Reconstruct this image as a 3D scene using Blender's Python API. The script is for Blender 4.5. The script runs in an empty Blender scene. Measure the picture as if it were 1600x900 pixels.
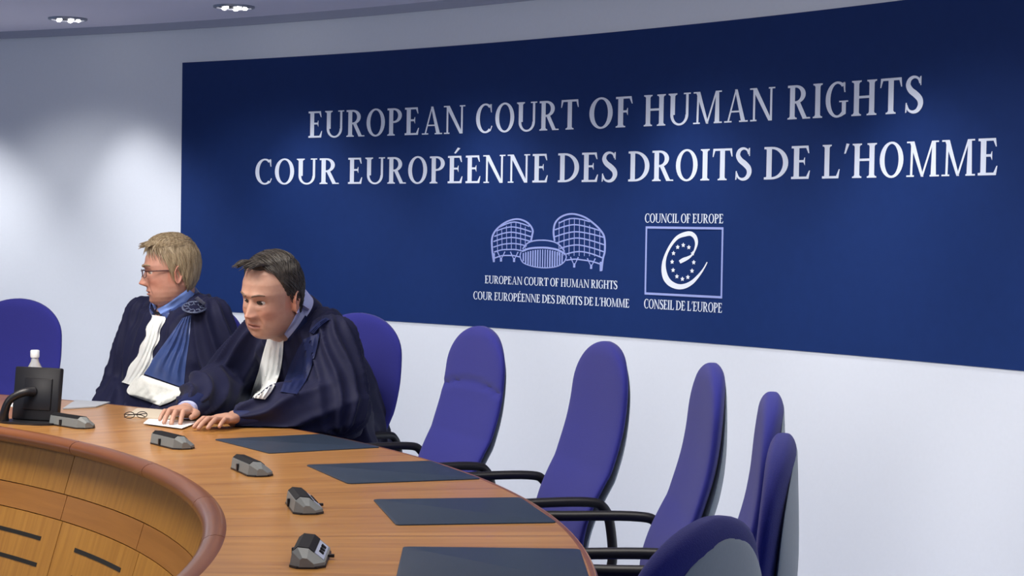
import bpy, bmesh, math, random
from mathutils import Vector, Matrix, noise
PI = math.pi
sc = bpy.context.scene
COL = sc.collection
# ------------------------------------------------------------------ camera
F_PX, PITCH, ROLL, EYE = 2971.0, 0.03029, 0.01588, 1.36
cam_d = bpy.data.cameras.new('camera'); cam = bpy.data.objects.new('camera', cam_d); COL.objects.link(cam)
cam_d.sensor_width = 36; cam_d.lens = F_PX/1600*36; cam_d.clip_end = 100
fw = Vector((0, math.cos(PITCH), -math.sin(PITCH))); up0 = Vector((0, math.sin(PITCH), math.cos(PITCH))); rt0 = Vector((1, 0, 0))
cr, sr = math.cos(ROLL), math.sin(ROLL)
rt = rt0*cr + up0*sr; up = -rt0*sr + up0*cr
cam.matrix_world = Matrix(((rt.x, up.x, -fw.x, 0), (rt.y, up.y, -fw.y, 0), (rt.z, up.z, -fw.z, EYE), (0, 0, 0, 1)))
sc.camera = cam
sc.view_settings.view_transform = 'Standard'; sc.view_settings.look = 'None'
sc.view_settings.gamma = 1; sc.view_settings.use_curve_mapping = False
sc.view_settings.exposure = 0.0
# ------------------------------------------------------------------ world and lights
w = bpy.data.worlds.new('world'); sc.world = w; w.use_nodes = True
w.node_tree.nodes['Background'].inputs[0].default_value = (.34, .57, .93, 1)
w.node_tree.nodes['Background'].inputs[1].default_value = .74
WX, WY, WR = -9.522, 0.556, 13.467           # curved rear wall: plan centre and radius
CX, CY = -3.755, 3.421                        # bench centre
TZ = 0.74                                     # bench top
CEIL = 2.60
def wall_pt(s, z, off=0.0):
    a = s/WR
    return Vector((WX+(WR-off)*math.sin(a), WY+(WR-off)*math.cos(a), z))
def area(name, loc, target, sx, sy, power, col):
    d = bpy.data.lights.new(name, 'AREA'); d.shape = 'RECTANGLE'; d.size = sx; d.size_y = sy; d.energy = power; d.color = col
    o = bpy.data.objects.new(name, d); COL.objects.link(o); o.location = loc
    o.rotation_euler = (Vector(target)-Vector(loc)).to_track_quat('-Z', 'Y').to_euler(); return o
area('added_area_light', (-1.7, 5.3, 2.5), (-1.5, 5.7, 0), 1.5, 1.0, 68, (1, .93, .84))  # added key light over the seated men, no fixture behind it
area('added_area_light', (0.2, 3.6, 2.5), (0.2, 4.2, 0), 2.0, 1.6, 42, (1, .94, .86))  # added soft light over the near bench and chairs
area('added_area_light', (-4.5, 3.0, 2.5), (-2.0, 6.5, .8), 1.6, 1.2, 52, (1, .94, .87))  # added fill light from the left, out of view
SPOT_S = [4.59, 6.01, 7.43, 8.85, 10.27, 11.69, 13.11, 14.53, 15.95, 17.4]
for s in SPOT_S:
    d = bpy.data.lights.new('wall_spot_light', 'SPOT'); d.energy = 75; d.spot_size = math.radians(80); d.spot_blend = .9
    d.shadow_soft_size = .05; d.color = (.96, .97, 1)
    o = bpy.data.objects.new('wall_spot_light', d); COL.objects.link(o)
    o.location = wall_pt(s, CEIL-.03, .5)
    o.rotation_euler = (wall_pt(s+.28, 0.6, .46)-o.location).to_track_quat('-Z', 'Y').to_euler()
for s in [4.0+1.6*i for i in range(10)]:        # second row of spots, added out of view to brighten the lower wall
    d = bpy.data.lights.new('added_wall_fill_spot', 'SPOT'); d.energy = 115; d.spot_size = math.radians(72); d.spot_blend = .55
    d.shadow_soft_size = .08; d.color = (.97, .98, 1)
    o = bpy.data.objects.new('added_wall_fill_spot', d); COL.objects.link(o); o.location = wall_pt(s, CEIL-.03, 2.3)
    o.rotation_euler = (wall_pt(s, 0.25, 0)-o.location).to_track_quat('-Z', 'Y').to_euler()
# ------------------------------------------------------------------ materials
def M(name, col, rough=.5, metal=0, spec=.5, sheen=0, coat=0, noise_amt=0, noise_scale=200, bump=0, trans=0, emis=None):
    m = bpy.data.materials.new(name); m.use_nodes = True; nt = m.node_tree; b = nt.nodes['Principled BSDF']
    b.inputs['Base Color'].default_value = (*col, 1); b.inputs['Roughness'].default_value = rough
    b.inputs['Metallic'].default_value = metal; b.inputs['Specular IOR Level'].default_value = spec
    b.inputs['Sheen Weight'].default_value = sheen; b.inputs['Coat Weight'].default_value = coat
    b.inputs['Transmission Weight'].default_value = trans
    if emis: b.inputs['Emission Color'].default_value = (*emis[0], 1); b.inputs['Emission Strength'].default_value = emis[1]
    tc = nt.nodes.new('ShaderNodeTexCoord'); nz = nt.nodes.new('ShaderNodeTexNoise')
    nz.inputs['Scale'].default_value = noise_scale; nz.inputs['Detail'].default_value = 3
    nt.links.new(tc.outputs['Object'], nz.inputs['Vector'])
    if noise_amt:
        mx = nt.nodes.new('ShaderNodeMix'); mx.data_type = 'RGBA'
        mx.inputs[6].default_value = (*[max(0, c*(1-noise_amt)) for c in col], 1); mx.inputs[7].default_value = (*[min(1, c*(1+noise_amt)) for c in col], 1)
        nt.links.new(nz.outputs['Fac'], mx.inputs[0]); nt.links.new(mx.outputs[2], b.inputs['Base Color'])
    if bump:
        bp = nt.nodes.new('ShaderNodeBump'); bp.inputs['Strength'].default_value = bump; bp.inputs['Distance'].default_value = .002
        nt.links.new(nz.outputs['Fac'], bp.inputs['Height']); nt.links.new(bp.outputs['Normal'], b.inputs['Normal'])
    return m
def wood(name, dark, light, mode, rough=.3, scale=1.0, coat=.3, seam=0.0):
    """mode 'radial': grain runs outward from the bench centre; 'vertical': grain runs up; 'arc': grain follows the curve"""
    m = bpy.data.materials.new(name); m.use_nodes = True; nt = m.node_tree; L = nt.links.new; b = nt.nodes['Principled BSDF']
    tc = nt.nodes.new('ShaderNodeTexCoord'); sx = nt.nodes.new('ShaderNodeSeparateXYZ'); L(tc.outputs['Object'], sx.inputs[0])
    def mt(op, a, b_=None):
        n = nt.nodes.new('ShaderNodeMath'); n.operation = op
        for i, v in enumerate((a, b_)):
            if v is None: continue
            if isinstance(v, (int, float)): n.inputs[i].default_value = v
            else: L(v, n.inputs[i])
        return n.outputs[0]
    ang = mt('ARCTAN2', sx.outputs[1], sx.outputs[0])
    rad = mt('SQRT', mt('ADD', mt('MULTIPLY', sx.outputs[0], sx.outputs[0]), mt('MULTIPLY', sx.outputs[1], sx.outputs[1])))
    arc = mt('MULTIPLY', ang, 3.5)
    cb = nt.nodes.new('ShaderNodeCombineXYZ')
    if mode == 'radial': srcs = (mt('MULTIPLY', rad, 2.0), mt('MULTIPLY', arc, 34.0), mt('MULTIPLY', sx.outputs[2], 10.0))
    elif mode == 'vertical': srcs = (mt('MULTIPLY', sx.outputs[2], 3.0), mt('MULTIPLY', arc, 42.0), 0.0)
    else: srcs = (mt('MULTIPLY', arc, 2.5), mt('MULTIPLY', sx.outputs[2], 60.0), mt('MULTIPLY', rad, 30.0))
    for i, v in enumerate(srcs):
        if isinstance(v, float): cb.inputs[i].default_value = v
        else: L(v, cb.inputs[i])
    nz = nt.nodes.new('ShaderNodeTexNoise'); nz.inputs['Scale'].default_value = scale; nz.inputs['Detail'].default_value = 6
    nz.inputs['Roughness'].default_value = .65; nz.inputs['Distortion'].default_value = .4
    L(cb.outputs[0], nz.inputs['Vector'])
    rp = nt.nodes.new('ShaderNodeValToRGB'); rp.color_ramp.elements[0].position = .3; rp.color_ramp.elements[1].position = .72
    rp.color_ramp.elements[0].color = (*dark, 1); rp.color_ramp.elements[1].color = (*light, 1)
    L(nz.outputs['Fac'], rp.inputs[0]); out = rp.outputs[0]
    if seam:
        fr = mt('FRACT', mt('ADD', mt('DIVIDE', ang, seam), .39)); near = mt('LESS_THAN', fr, .0065)
        mx = nt.nodes.new('ShaderNodeMix'); mx.data_type = 'RGBA'; L(near, mx.inputs[0]); L(out, mx.inputs[6])
        mx.inputs[7].default_value = (*[c*.45 for c in dark], 1); out = mx.outputs[2]
    L(out, b.inputs['Base Color']); b.inputs['Roughness'].default_value = rough; b.inputs['Coat Weight'].default_value = coat
    b.inputs['Coat Roughness'].default_value = .18
    return m
m_wall = M('white_plaster', (.78, .80, .84), .9, spec=.2, noise_amt=.02, noise_scale=60)
m_ceil = M('ceiling_paint', (.90, .83, .90), .95, spec=.1, noise_amt=.02, noise_scale=30)
m_trim = M('painted_shadow_gap', (.42, .42, .50), .9)
m_floor = M('pale_grey_carpet', (.20, .24, .34), .95, noise_amt=.1)
m_sign = M('blue_sign_board', (.010, .031, .135), .55, spec=.15, noise_amt=.08, noise_scale=18)
m_letter = M('white_letter_print', (.80, .84, .93), .5)
m_emb = M('pale_blue_emblem_print', (.36, .42, .78), .5)
m_white = M('white_emblem_print', (.9, .92, .98), .5)
m_top = wood('bench_top_veneer', (.34, .145, .036), (.56, .285, .078), 'radial', .28, 1.0, .25, seam=.1822)
m_front = wood('bench_front_veneer', (.34, .145, .022), (.49, .235, .040), 'vertical', .42, 1.0, .1)
m_rail = wood('bench_rail_veneer', (.30, .120, .022), (.41, .175, .036), 'arc', .42, .6, .1)
m_mould = wood('bench_moulding_wood', (.155, .052, .018), (.26, .095, .034), 'arc', .3, .5, .25)
m_slot = M('slot_black', (.006, .005, .004), .9)
m_groove = M('groove_dark', (.05, .02, .008), .9)
m_pad = M('navy_leather', (.018, .034, .060), .38, noise_amt=.25, noise_scale=350, bump=.2)
m_fab = M('blue_chair_fabric', (.029, .032, .250), .9, spec=.15, sheen=.15, noise_amt=.16, noise_scale=500, bump=.3)
m_shell = M('grey_plastic_shell', (.27, .33, .37), .5, noise_amt=.06)
m_black = M('black_plastic', (.010, .010, .013), .38)
m_micgrey = M('grey_mic_plastic', (.20, .22, .22), .45, noise_amt=.06)
m_micdark = M('dark_mic_grille', (.006, .0065, .009), .7, spec=.2)
m_miclight = M('pale_mic_panel', (.42, .47, .60), .35)
m_paper = M('white_paper', (.86, .87, .90), .8, noise_amt=.02)
m_beige = M('beige_paper', (.62, .55, .44), .8, noise_amt=.05)
m_greypap = M('grey_paper', (.42, .46, .52), .6, noise_amt=.05)
m_screen = M('black_screen_glass', (.01, .01, .012), .15)
# ------------------------------------------------------------------ mesh helpers
def link(name, bm, mat, parent=None, smooth=None, loc=None):
    me = bpy.data.meshes.new(name)
    bmesh.ops.recalc_face_normals(bm, faces=bm.faces[:])
    bm.to_mesh(me); bm.free()
    if mat: me.materials.append(mat)
    if smooth is not None:
        for p in me.polygons: p.use_smooth = True
        me.set_sharp_from_angle(angle=math.radians(smooth))
    o = bpy.data.objects.new(name, me); COL.objects.link(o)
    if parent: o.parent = parent
    if loc: o.location = loc
    return o
def tag(o, label=None, cat=None, group=None, kind=None):
    if label: o['label'] = label
    if cat: o['category'] = cat
    if group: o['group'] = group
    if kind: o['kind'] = kind
    return o
def empty(name, loc, rz=0.0):
    o = bpy.data.objects.new(name, None); COL.objects.link(o); o.location = loc; o.rotation_euler = (0, 0, rz); o.empty_display_size = .1
    return o
def loft(bm, rings, closed=True, caps=True):
    vs = [[bm.verts.new(p) for p in r] for r in rings]; n = len(vs[0])
    for i in range(len(vs)-1):
        for j in range(n if closed else n-1):
            k = (j+1) % n
            bm.faces.new((vs[i][j], vs[i][k], vs[i+1][k], vs[i+1][j]))
    if caps:
        bm.faces.new(vs[0][::-1]); bm.faces.new(vs[-1])
    return vs
def box(bm, c, s, R=None, bev=0.0):
    g = bmesh.ops.create_cube(bm, size=1); vs = g['verts']
    for v in vs:
        p = Vector((v.co.x*s[0], v.co.y*s[1], v.co.z*s[2]))
        v.co = (R @ p if R else p) + Vector(c)
    if bev:
        es = {e for v in vs for e in v.link_edges}
        bmesh.ops.bevel(bm, geom=list(es), offset=bev, segments=2, affect='EDGES', profile=.5)
def tube(bm, pts, r, n=12, close=False):
    pts = [Vector(p) for p in pts]; rings = []; N = len(pts); ref = None
    for i, p in enumerate(pts):
        a = pts[(i-1) % N] if (close or i) else pts[0]; b = pts[(i+1) % N] if (close or i < N-1) else pts[-1]
        t = (b-a).normalized()
        if ref is None: ref = t.orthogonal().normalized()
        ref = (ref - t*ref.dot(t)).normalized(); bi = t.cross(ref)
        rr = r[i] if isinstance(r, (list, tuple)) else r
        rings.append([p + (ref*math.cos(q) + bi*math.sin(q))*rr for q in [2*PI*k/n for k in range(n)]])
    if close: rings.append(rings[0])
    loft(bm, rings, caps=not close)
    if close: bmesh.ops.remove_doubles(bm, verts=bm.verts[:], dist=1e-6)
def spline(pts, n=8, close=False):
    P = [Vector(p) for p in pts]; out = []; N = len(P)
    for i in range(N if close else N-1):
        p0, p1, p2, p3 = (P[(i-1) % N] if (close or i > 0) else P[0]), P[i], P[(i+1) % N], (P[(i+2) % N] if (close or i+2 < N) else P[-1])
        for k in range(n):
            t = k/n
            out.append(.5*((2*p1)+(p2-p0)*t+(2*p0-5*p1+4*p2-p3)*t*t+(3*p1-3*p2+p3-p0)*t**3))
    if not close: out.append(P[-1])
    return out
def sweep_arc(bm, prof, a0, a1, n, closed=True, cx=0, cy=0):
    """profile of (radius, z) swept about the bench centre"""
    rings = [[Vector((cx+r*math.cos(a), cy+r*math.sin(a), z)) for r, z in prof] for a in [a0+(a1-a0)*i/n for i in range(n+1)]]
    loft(bm, rings, closed=closed, caps=closed)
# ------------------------------------------------------------------ the room
bm = bmesh.new(); s0, s1 = -4, 24; N = 140
prof_in = [[wall_pt(s0+(s1-s0)*i/N, z, o) for z, o in ((-.45, 0), (2.75, 0), (2.75, -.15), (-.45, -.15))] for i in range(N+1)]
loft(bm, prof_in); tag(link('wall_back', bm, m_wall, smooth=30), kind='structure')
def disc_slab(z0, z1, r, n=120):
    bm = bmesh.new(); ring = [(WX+r*math.sin(2*PI*i/n), WY+r*math.cos(2*PI*i/n)) for i in range(n)]
    loft(bm, [[Vector((x, y, z0)) for x, y in ring], [Vector((x, y, z1)) for x, y in ring]]); return bm
tag(link('floor', disc_slab(-.45, -.35, WR), m_floor), kind='structure')
bm = bmesh.new(); rg = [(CX+4.75*math.cos(2*PI*i/120), CY+4.75*math.sin(2*PI*i/120)) for i in range(120)]   # the dais that carries the bench
loft(bm, [[Vector((x, y, -.35)) for x, y in rg], [Vector((x, y, 0)) for x, y in rg]]); tag(link('floor', bm, m_floor), kind='structure')
tag(link('ceiling', disc_slab(CEIL+.005, CEIL+.08, WR), m_ceil), kind='structure')
bm = bmesh.new()                                # trim whose darker colour stands in for the shadow line under the ceiling
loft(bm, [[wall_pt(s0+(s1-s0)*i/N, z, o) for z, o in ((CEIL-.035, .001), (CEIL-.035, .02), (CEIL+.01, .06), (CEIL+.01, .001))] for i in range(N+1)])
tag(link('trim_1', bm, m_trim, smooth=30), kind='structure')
# ------------------------------------------------------------------ recessed ceiling lamps
m_lamp = M('lamp_bulb', (1, 1, 1), .4, emis=((1, .98, .96), 14)); m_ring = M('lamp_ring_metal', (.35, .36, .42), .35, metal=.6)
def downlight(s, label):
    t = empty('ceiling_downlight', wall_pt(s, CEIL+.005, .5)); tag(t, label, 'ceiling light', 'recessed lamps along the ceiling edge')
    bm = bmesh.new(); rings = []
    for k in range(32):
        a = 2*PI*k/32; rings.append([Vector((r*math.cos(a), r*math.sin(a), z)) for r, z in ((.118, 0), (.116, -.010), (.100, -.012), (.098, -.004))])
    rings.append(rings[0]); loft(bm, rings, caps=False); bmesh.ops.remove_doubles(bm, verts=bm.verts[:], dist=1e-6)
    link('ring', bm, m_ring, t, 40)
    bm = bmesh.new(); bmesh.ops.create_cone(bm, cap_ends=True, segments=32, radius1=.097, radius2=.097, depth=.003, matrix=Matrix.Translation((0, 0, -.002)))
    link('reflector', bm, m_black, t)
    for k in range(5):
        a = 2*PI*k/5+.3
        bm = bmesh.new(); bmesh.ops.create_uvsphere(bm, u_segments=12, v_segments=8, radius=.015, matrix=Matrix.Translation((.062*math.cos(a), .062*math.sin(a), -.012)) @ Matrix.Diagonal((1, 1, .6, 1)))
        link('bulb', bm, m_lamp, t, 60)
downlight(7.43, 'recessed ceiling downlight left of the other one, above bare white wall')
downlight(8.85, 'recessed ceiling downlight over the left end of the blue sign')
# ------------------------------------------------------------------ the sign
SZ0, SZ1, SS0, SS1 = .838, 2.361, 7.92, 14.9
SOFF = .005
bm = bmesh.new(); n = 90
loft(bm, [[wall_pt(SS0+(SS1-SS0)*i/n, z, o) for z, o in ((SZ0, .001), (SZ0, SOFF), (SZ1, SOFF), (SZ1, .001))] for i in range(n+1)])
sign = link('wall_sign', bm, m_sign, smooth=30)
tag(sign, 'huge curved dark blue sign board with court name in white capitals', 'sign')
def arcq(cx, cy, ro, ri, a0, a1, n=14):
    """elliptical ring between outer radii ro and inner radii ri, angles in degrees"""
    q = []
    for i in range(n):
        p = [math.radians(a0+(a1-a0)*k/n) for k in (i, i+1)]
        q.append([(cx+ro[0]*math.cos(p[0]), cy+ro[1]*math.sin(p[0])), (cx+ro[0]*math.cos(p[1]), cy+ro[1]*math.sin(p[1])),
                  (cx+ri[0]*math.cos(p[1]), cy+ri[1]*math.sin(p[1])), (cx+ri[0]*math.cos(p[0]), cy+ri[1]*math.sin(p[0]))])
    return q
def stroke2(pts, ws):
    q = []; L = []
    for i, p in enumerate(pts):
        a = pts[max(0, i-1)]; b = pts[min(len(pts)-1, i+1)]; dx, dy = b[0]-a[0], b[1]-a[1]; d = math.hypot(dx, dy) or 1
        wd = ws[i] if isinstance(ws, (list, tuple)) else ws
        L.append(((p[0]-dy/d*wd/2, p[1]+dx/d*wd/2), (p[0]+dy/d*wd/2, p[1]-dx/d*wd/2)))
    for i in range(len(L)-1): q.append([L[i][0], L[i+1][0], L[i+1][1], L[i][1]])
    return q
def sp2(pts, n=6):
    return [(v.x, v.y) for v in spline([(p[0], p[1], 0) for p in pts], n)]
T, TH, SH, SL = .165, .070, .045, .075
def stem(x, w=T, y0=0, y1=1, top=True, bot=True):
    q = [[(x, y0), (x+w, y0), (x+w, y1), (x, y1)]]
    for on, y, d in ((top, y1, -1), (bot, y0, 1)):
        if on:
            q.append([(x-SL, y), (x+w+SL, y), (x+w+SL*.9, y+d*SH), (x-SL*.9, y+d*SH)])
            q.append([(x-SL*.5, y+d*SH*.8), (x+w+SL*.5, y+d*SH*.8), (x+w, y+d*.09), (x, y+d*.09)])
    return q
def glyph(c):
    s = SL
    if c == 'I': return s*2+T, stem(s)
    if c == 'L': return .60, stem(s, top=True, bot=False) + [[(0, 0), (.55, 0), (.55, TH), (0, TH)], [(.44, 0), (.55, 0), (.59, .27), (.56, .27)]]
    if c in 'EÉ':
        q = stem(s, top=False, bot=False) + [[(0, 0), (.54, 0), (.54, TH), (0, TH)], [(0, 1-TH), (.52, 1-TH), (.52, 1), (0, 1)], [(s+T, .5), (.42, .5), (.42, .5+TH), (s+T, .5+TH)],
            [(.43, 0), (.54, 0), (.58, .25), (.55, .25)], [(.42, 1), (.52, 1), (.55, .77), (.52, .77)], [(.36, .525), (.42, .40), (.42, .65), (.40, .64)], [(.02, 0), (s, 0), (s, .09), (.02, .03)], [(.02, 1), (s, 1), (s, .91), (.02, .97)]]
        if c == 'É': q += [[(.24, 1.10), (.30, 1.08), (.48, 1.27), (.38, 1.30)]]
        return .60, q
    if c == 'F':
        return .55, stem(s, top=False) + [[(0, 1-TH), (.50, 1-TH), (.50, 1), (0, 1)], [(s+T, .48), (.38, .48), (.38, .48+TH), (s+T, .48+TH)], [(.41, 1), (.50, 1), (.54, .76), (.51, .76)], [(.33, .505), (.39, .38), (.39, .63), (.37, .62)]]
    if c == 'H': return .80, stem(s) + stem(.80-s-T) + [[(s, .49), (.80-s, .49), (.80-s, .49+TH), (s, .49+TH)]]
    if c == 'T':
        x = .34-T/2
        return .68, stem(x, top=False) + [[(.02, 1-TH), (.66, 1-TH), (.66, 1), (.02, 1)], [(.02, 1), (.11, 1), (.03, .74), (0, .74)], [(.66, 1), (.57, 1), (.65, .74), (.68, .74)]]
    if c == 'O': return .76, arcq(.38, .5, (.38, .52), (.225, .455), 0, 360, 32)
    if c in 'CG':
        q = arcq(.38, .5, (.38, .52), (.225, .455), 52, 308, 26)
        q += [[(.55, .97), (.60, 1.0), (.64, .70), (.60, .70)], [(.58, .90), (.63, 1), (.63, .72), (.60, .70)]]
        if c == 'G': return .74, q + [[(.53, .08), (.66, .08), (.66, .42), (.53, .42)], [(.44, .42), (.73, .42), (.73, .46), (.44, .46)], [(.50, .0), (.66, .08), (.60, .12), (.50, .04)]]
        return .68, q + [[(.55, .03), (.60, .06), (.66, .22), (.63, .24)]]
    if c == 'D': return .76, stem(s, top=False, bot=False) + arcq(s+.16, .5, (.76-s-.16, .5), (.76-s-.325, .43), -90, 90, 20) + [[(0, 0), (s+.17, 0), (s+.17, TH), (0, TH)], [(0, 1-TH), (s+.17, 1-TH), (s+.17, 1), (0, 1)], [(.02, 0), (s, 0), (s, .09), (.02, .03)], [(.02, 1), (s, 1), (s, .91), (.02, .97)]]
    if c in 'PR':
        yb = .46
        q = stem(s, top=False) + [[(0, 1-TH), (s+.20, 1-TH), (s+.20, 1), (0, 1)], [(s+T, yb), (s+.20, yb), (s+.20, yb+TH), (s+T, yb+TH)]] + arcq(s+.19, (1+yb)/2, (.33, (1-yb)/2), (.175, (1-yb)/2-TH), -90, 90, 16)
        if c == 'P': return .62, q
        return .74, q + [[(.27, .48), (.41, .50), (.66, 0), (.51, 0)], [(.50, 0), (.76, 0), (.75, SH), (.50, SH)]]
    if c == 'U':
        return .80, [[(s, .32), (s+T, .32), (s+T, 1), (s, 1)], [(0, 1-SH), (2*s+T, 1-SH), (2*s+T, 1), (0, 1)], [(.80-s-TH-.02, .32), (.80-s, .32), (.80-s, 1), (.80-s-TH-.02, 1)], [(.80-2*s-TH-.03, 1-SH), (.80, 1-SH), (.80, 1), (.80-2*s-TH-.03, 1)],
            [(s*.4, 1-SH), (2*s+T-s*.4, 1-SH), (s+T, .91), (s, .91)]] + arcq(.40, .32, (.40-s, .34), (.40-s-.105, .275), 180, 360, 18)
    if c == 'N':
        return .84, [[(s+.02, 0), (s+.02+TH, 0), (s+.02+TH, 1), (s+.02, 1)], [(.84-s-TH-.02, 0), (.84-s-.02, 0), (.84-s-.02, 1), (.84-s-TH-.02, 1)], [(s-.02, 1), (s+.14, 1), (.84-s-.02, 0), (.84-s-.14, 0)],
            [(0, 0), (.22, 0), (.22, SH), (0, SH)], [(-.02, 1-SH), (.20, 1-SH), (.20, 1), (-.02, 1)], [(.62, 1-SH), (.84, 1-SH), (.84, 1), (.62, 1)]]
    if c == 'M':
        W = 1.0
        return W, [[(s+.04, 0), (s+.04+TH, 0), (s+.06+TH, 1), (s+.06, 1)], [(s+.01, 1), (s+.16, 1), (.54, 0), (.46, 0)], [(.46, 0), (.52, 0), (W-s-.08, 1), (W-s-.14, 1)], [(W-s-.13, 1), (W-s-.02, 1), (W-s-.0, 0), (W-s-T, 0)],
            [(0, 0), (.24, 0), (.24, SH), (0, SH)], [(.0, 1-SH), (.20, 1-SH), (.20, 1), (.0, 1)], [(W-.18, 1-SH), (W, 1-SH), (W, 1), (W-.18, 1)], [(W-.27, 0), (W+.02, 0), (W+.02, SH), (W-.27, SH)]]
    if c == 'A':
        return .80, [[(.10, 0), (.16, 0), (.43, 1), (.38, 1)], [(.36, 1), (.45, 1), (.74, 0), (.59, 0)], [(.22, .30), (.62, .30), (.62, .35), (.22, .35)], [(0, 0), (.26, 0), (.26, SH), (0, SH)], [(.52, 0), (.82, 0), (.82, SH), (.52, SH)]]
    if c == 'S':
        pts = sp2([(.46, .80), (.40, .93), (.27, .98), (.14, .92), (.09, .77), (.17, .62), (.32, .50), (.45, .36), (.47, .20), (.38, .06), (.24, .02), (.11, .08), (.04, .22)], 5)
        n = len(pts); ws = [(.065 + .115*math.sin(PI*min(1, max(0, (i/n-.12)/.76)))**1.3) for i in range(n)]
        return .54, stroke2(pts, ws) + [[(.44, .98), (.49, 1), (.49, .74), (.46, .74)], [(.01, .0), (.05, .02), (.06, .28), (.02, .28)]]
    if c == "'": return .20, [[(.10, 1.02), (.20, 1.0), (.08, .72), (.03, .72)]]
    return .3, []
def put2d(bm, quads, fmap, off):
    for q in quads:
        vs = []
        for p in q:
            s, z = fmap(p); vs.append(bm.verts.new(wall_pt(s, z, off)))
        try: bm.faces.new(vs)
        except ValueError: pass
def word(bm, txt, sa, sb, z0, z1, off, gap=.10, bold=1.0):
    x = 0; items = []
    for ch in txt:
        wd, q = glyph(ch); items.append((x, q)); x += wd+gap
    x -= gap; sxx = (sb-sa)/x; h = z1-z0
    for i, (x0, q) in enumerate(items):
        put2d(bm, q, lambda p: (sa+(x0+p[0])*sxx, z0+p[1]*h), off+(.0003 if i % 2 else 0))
def oriented(bm):
    bmesh.ops.triangulate(bm, faces=bm.faces[:])
    c = Vector((WX, WY, 1.5))
    for f in bm.faces:
        f.normal_update(); d = c-f.calc_center_median(); d.z = 0
        if f.normal.dot(d) < 0: f.normal_flip()
def flat(name, bm, mat, parent, label=None):
    oriented(bm); me = bpy.data.meshes.new(name); bm.to_mesh(me); bm.free(); me.materials.append(mat)
    o = bpy.data.objects.new(name, me); COL.objects.link(o); o.parent = parent
    if label: o['label'] = label
    return o
PO = SOFF+.0015
ln = bpy.data.objects.new('upper_lettering', None); COL.objects.link(ln); ln.parent = sign
for t_, a_, b_ in (('EUROPEAN', 8.97, 10.208), ('COURT', 10.291, 11.052), ('OF', 11.13, 11.439), ('HUMAN', 11.515, 12.391), ('RIGHTS', 12.472, 13.287)): 
    bm = bmesh.new(); word(bm, t_, a_, b_, 1.882, 2.035, PO); flat('word', bm, m_letter, ln)
ln = bpy.data.objects.new('lower_lettering', None); COL.objects.link(ln); ln.parent = sign
for t_, a_, b_ in (('COUR', 8.539, 9.218), ('EUROPÉENNE', 9.295, 10.839), ('DES', 10.909, 11.333), ('DROITS', 11.414, 12.246), ('DE', 12.329, 12.625), ("L'HOMME", 12.696, 13.715)): 
    bm = bmesh.new(); word(bm, t_, a_, b_, 1.612, 1.761, PO); flat('word', bm, m_letter, ln)
# court emblem
def emb(p):  # emblem drawing in its own 1600x880 sheet, placed on the board
    u, v = p
    return 10.425 + (u-120)/1400*.835, 1.167 + (800-v)/700*.279
em = bpy.data.objects.new('court_emblem', None); COL.objects.link(em); em.parent = sign
Q = []
lw = 17
left_out = sp2([(150, 745), (128, 600), (122, 430), (160, 330), (240, 245), (330, 190), (430, 165), (520, 185), (590, 235), (632, 310), (625, 380), (612, 450)])
right_out = sp2([(905, 445), (890, 330), (905, 220), (960, 145), (1050, 100), (1150, 95), (1270, 135), (1380, 215), (1470, 310), (1510, 400), (1515, 560), (1495, 660), (1480, 810)])
Q += stroke2(left_out, lw*1.3) + stroke2(right_out, lw*1.3)
for xl, yl, xm, ym, xr, yr in ((215, 275, 400, 205, 590, 260), (180, 325, 380, 270, 615, 330), (150, 400, 370, 340, 610, 395), (140, 470, 370, 410, 600, 455), (140, 545, 370, 490, 560, 520), (150, 610, 350, 570, 500, 585), (160, 690, 330, 650, 490, 670)):
    Q += stroke2(sp2([(xl, yl), ((xl+xm)/2, (yl+ym)/2-12), (xm, ym), ((xr+xm)/2, (yr+ym)/2-8), (xr, yr)]), lw)
for x in range(195, 600, 58): Q += stroke2([(x, 600-20*math.sin((x-150)/150)), (x-8+(x-380)*.02, 330-120*math.exp(-((x-420)/160)**2))], 8)
for xl, yl, xm, ym, xr, yr in ((950, 215, 1120, 150, 1330, 190), (905, 300, 1150, 230, 1450, 300), (905, 390, 1170, 320, 1500, 385), (930, 470, 1190, 400, 1510, 480), (970, 540, 1200, 490, 1510, 570), (1050, 610, 1250, 575, 1500, 650), (1050, 690, 1250, 680, 1480, 730)):
    Q += stroke2(sp2([(xl, yl), ((xl+xm)/2, (yl+ym)/2-12), (xm, ym), ((xr+xm)/2, (yr+ym)/2-10), (xr, yr)]), lw)
for x in range(960, 1500, 62): Q += stroke2([(x, 630), (x-4, 250-110*math.exp(-((x-1130)/220)**2)+max(0, x-1250)*.35)], 8)
for x, y in ((240, 720), (405, 720), (1150, 765), (1355, 775)):
    Q += stroke2([(x-48, y-120), (x, y-10), (x+48, y-120)], 15) + stroke2([(x, y-40), (x, y+15)], 26)
for x, y in ((150, 745), (1470, 815)): Q += stroke2([(x, y-120), (x, y)], 24)
Q += stroke2(sp2([(510, 560), (560, 490), (640, 450), (770, 438), (890, 455), (970, 500), (1030, 580)]), lw)
Q += stroke2(sp2([(500, 590), (600, 550), (770, 535), (930, 555), (1040, 610)]), lw*1.5)
Q += stroke2(sp2([(490, 600), (480, 660), (520, 740), (640, 785), (780, 798), (920, 780), (1010, 730), (1050, 660), (1040, 610)]), lw*.8)
for i, x in enumerate(range(520, 1030, 30)):
    d = (x-770)/270; Q += stroke2([(x, 560+60*d*d), (x, 795-90*d*d*d*d-10*d*d)], 17 if abs(x-770) > 60 else 13)
bm = bmesh.new(); put2d(bm, Q, emb, PO); flat('building_drawing', bm, m_emb, em)
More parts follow.
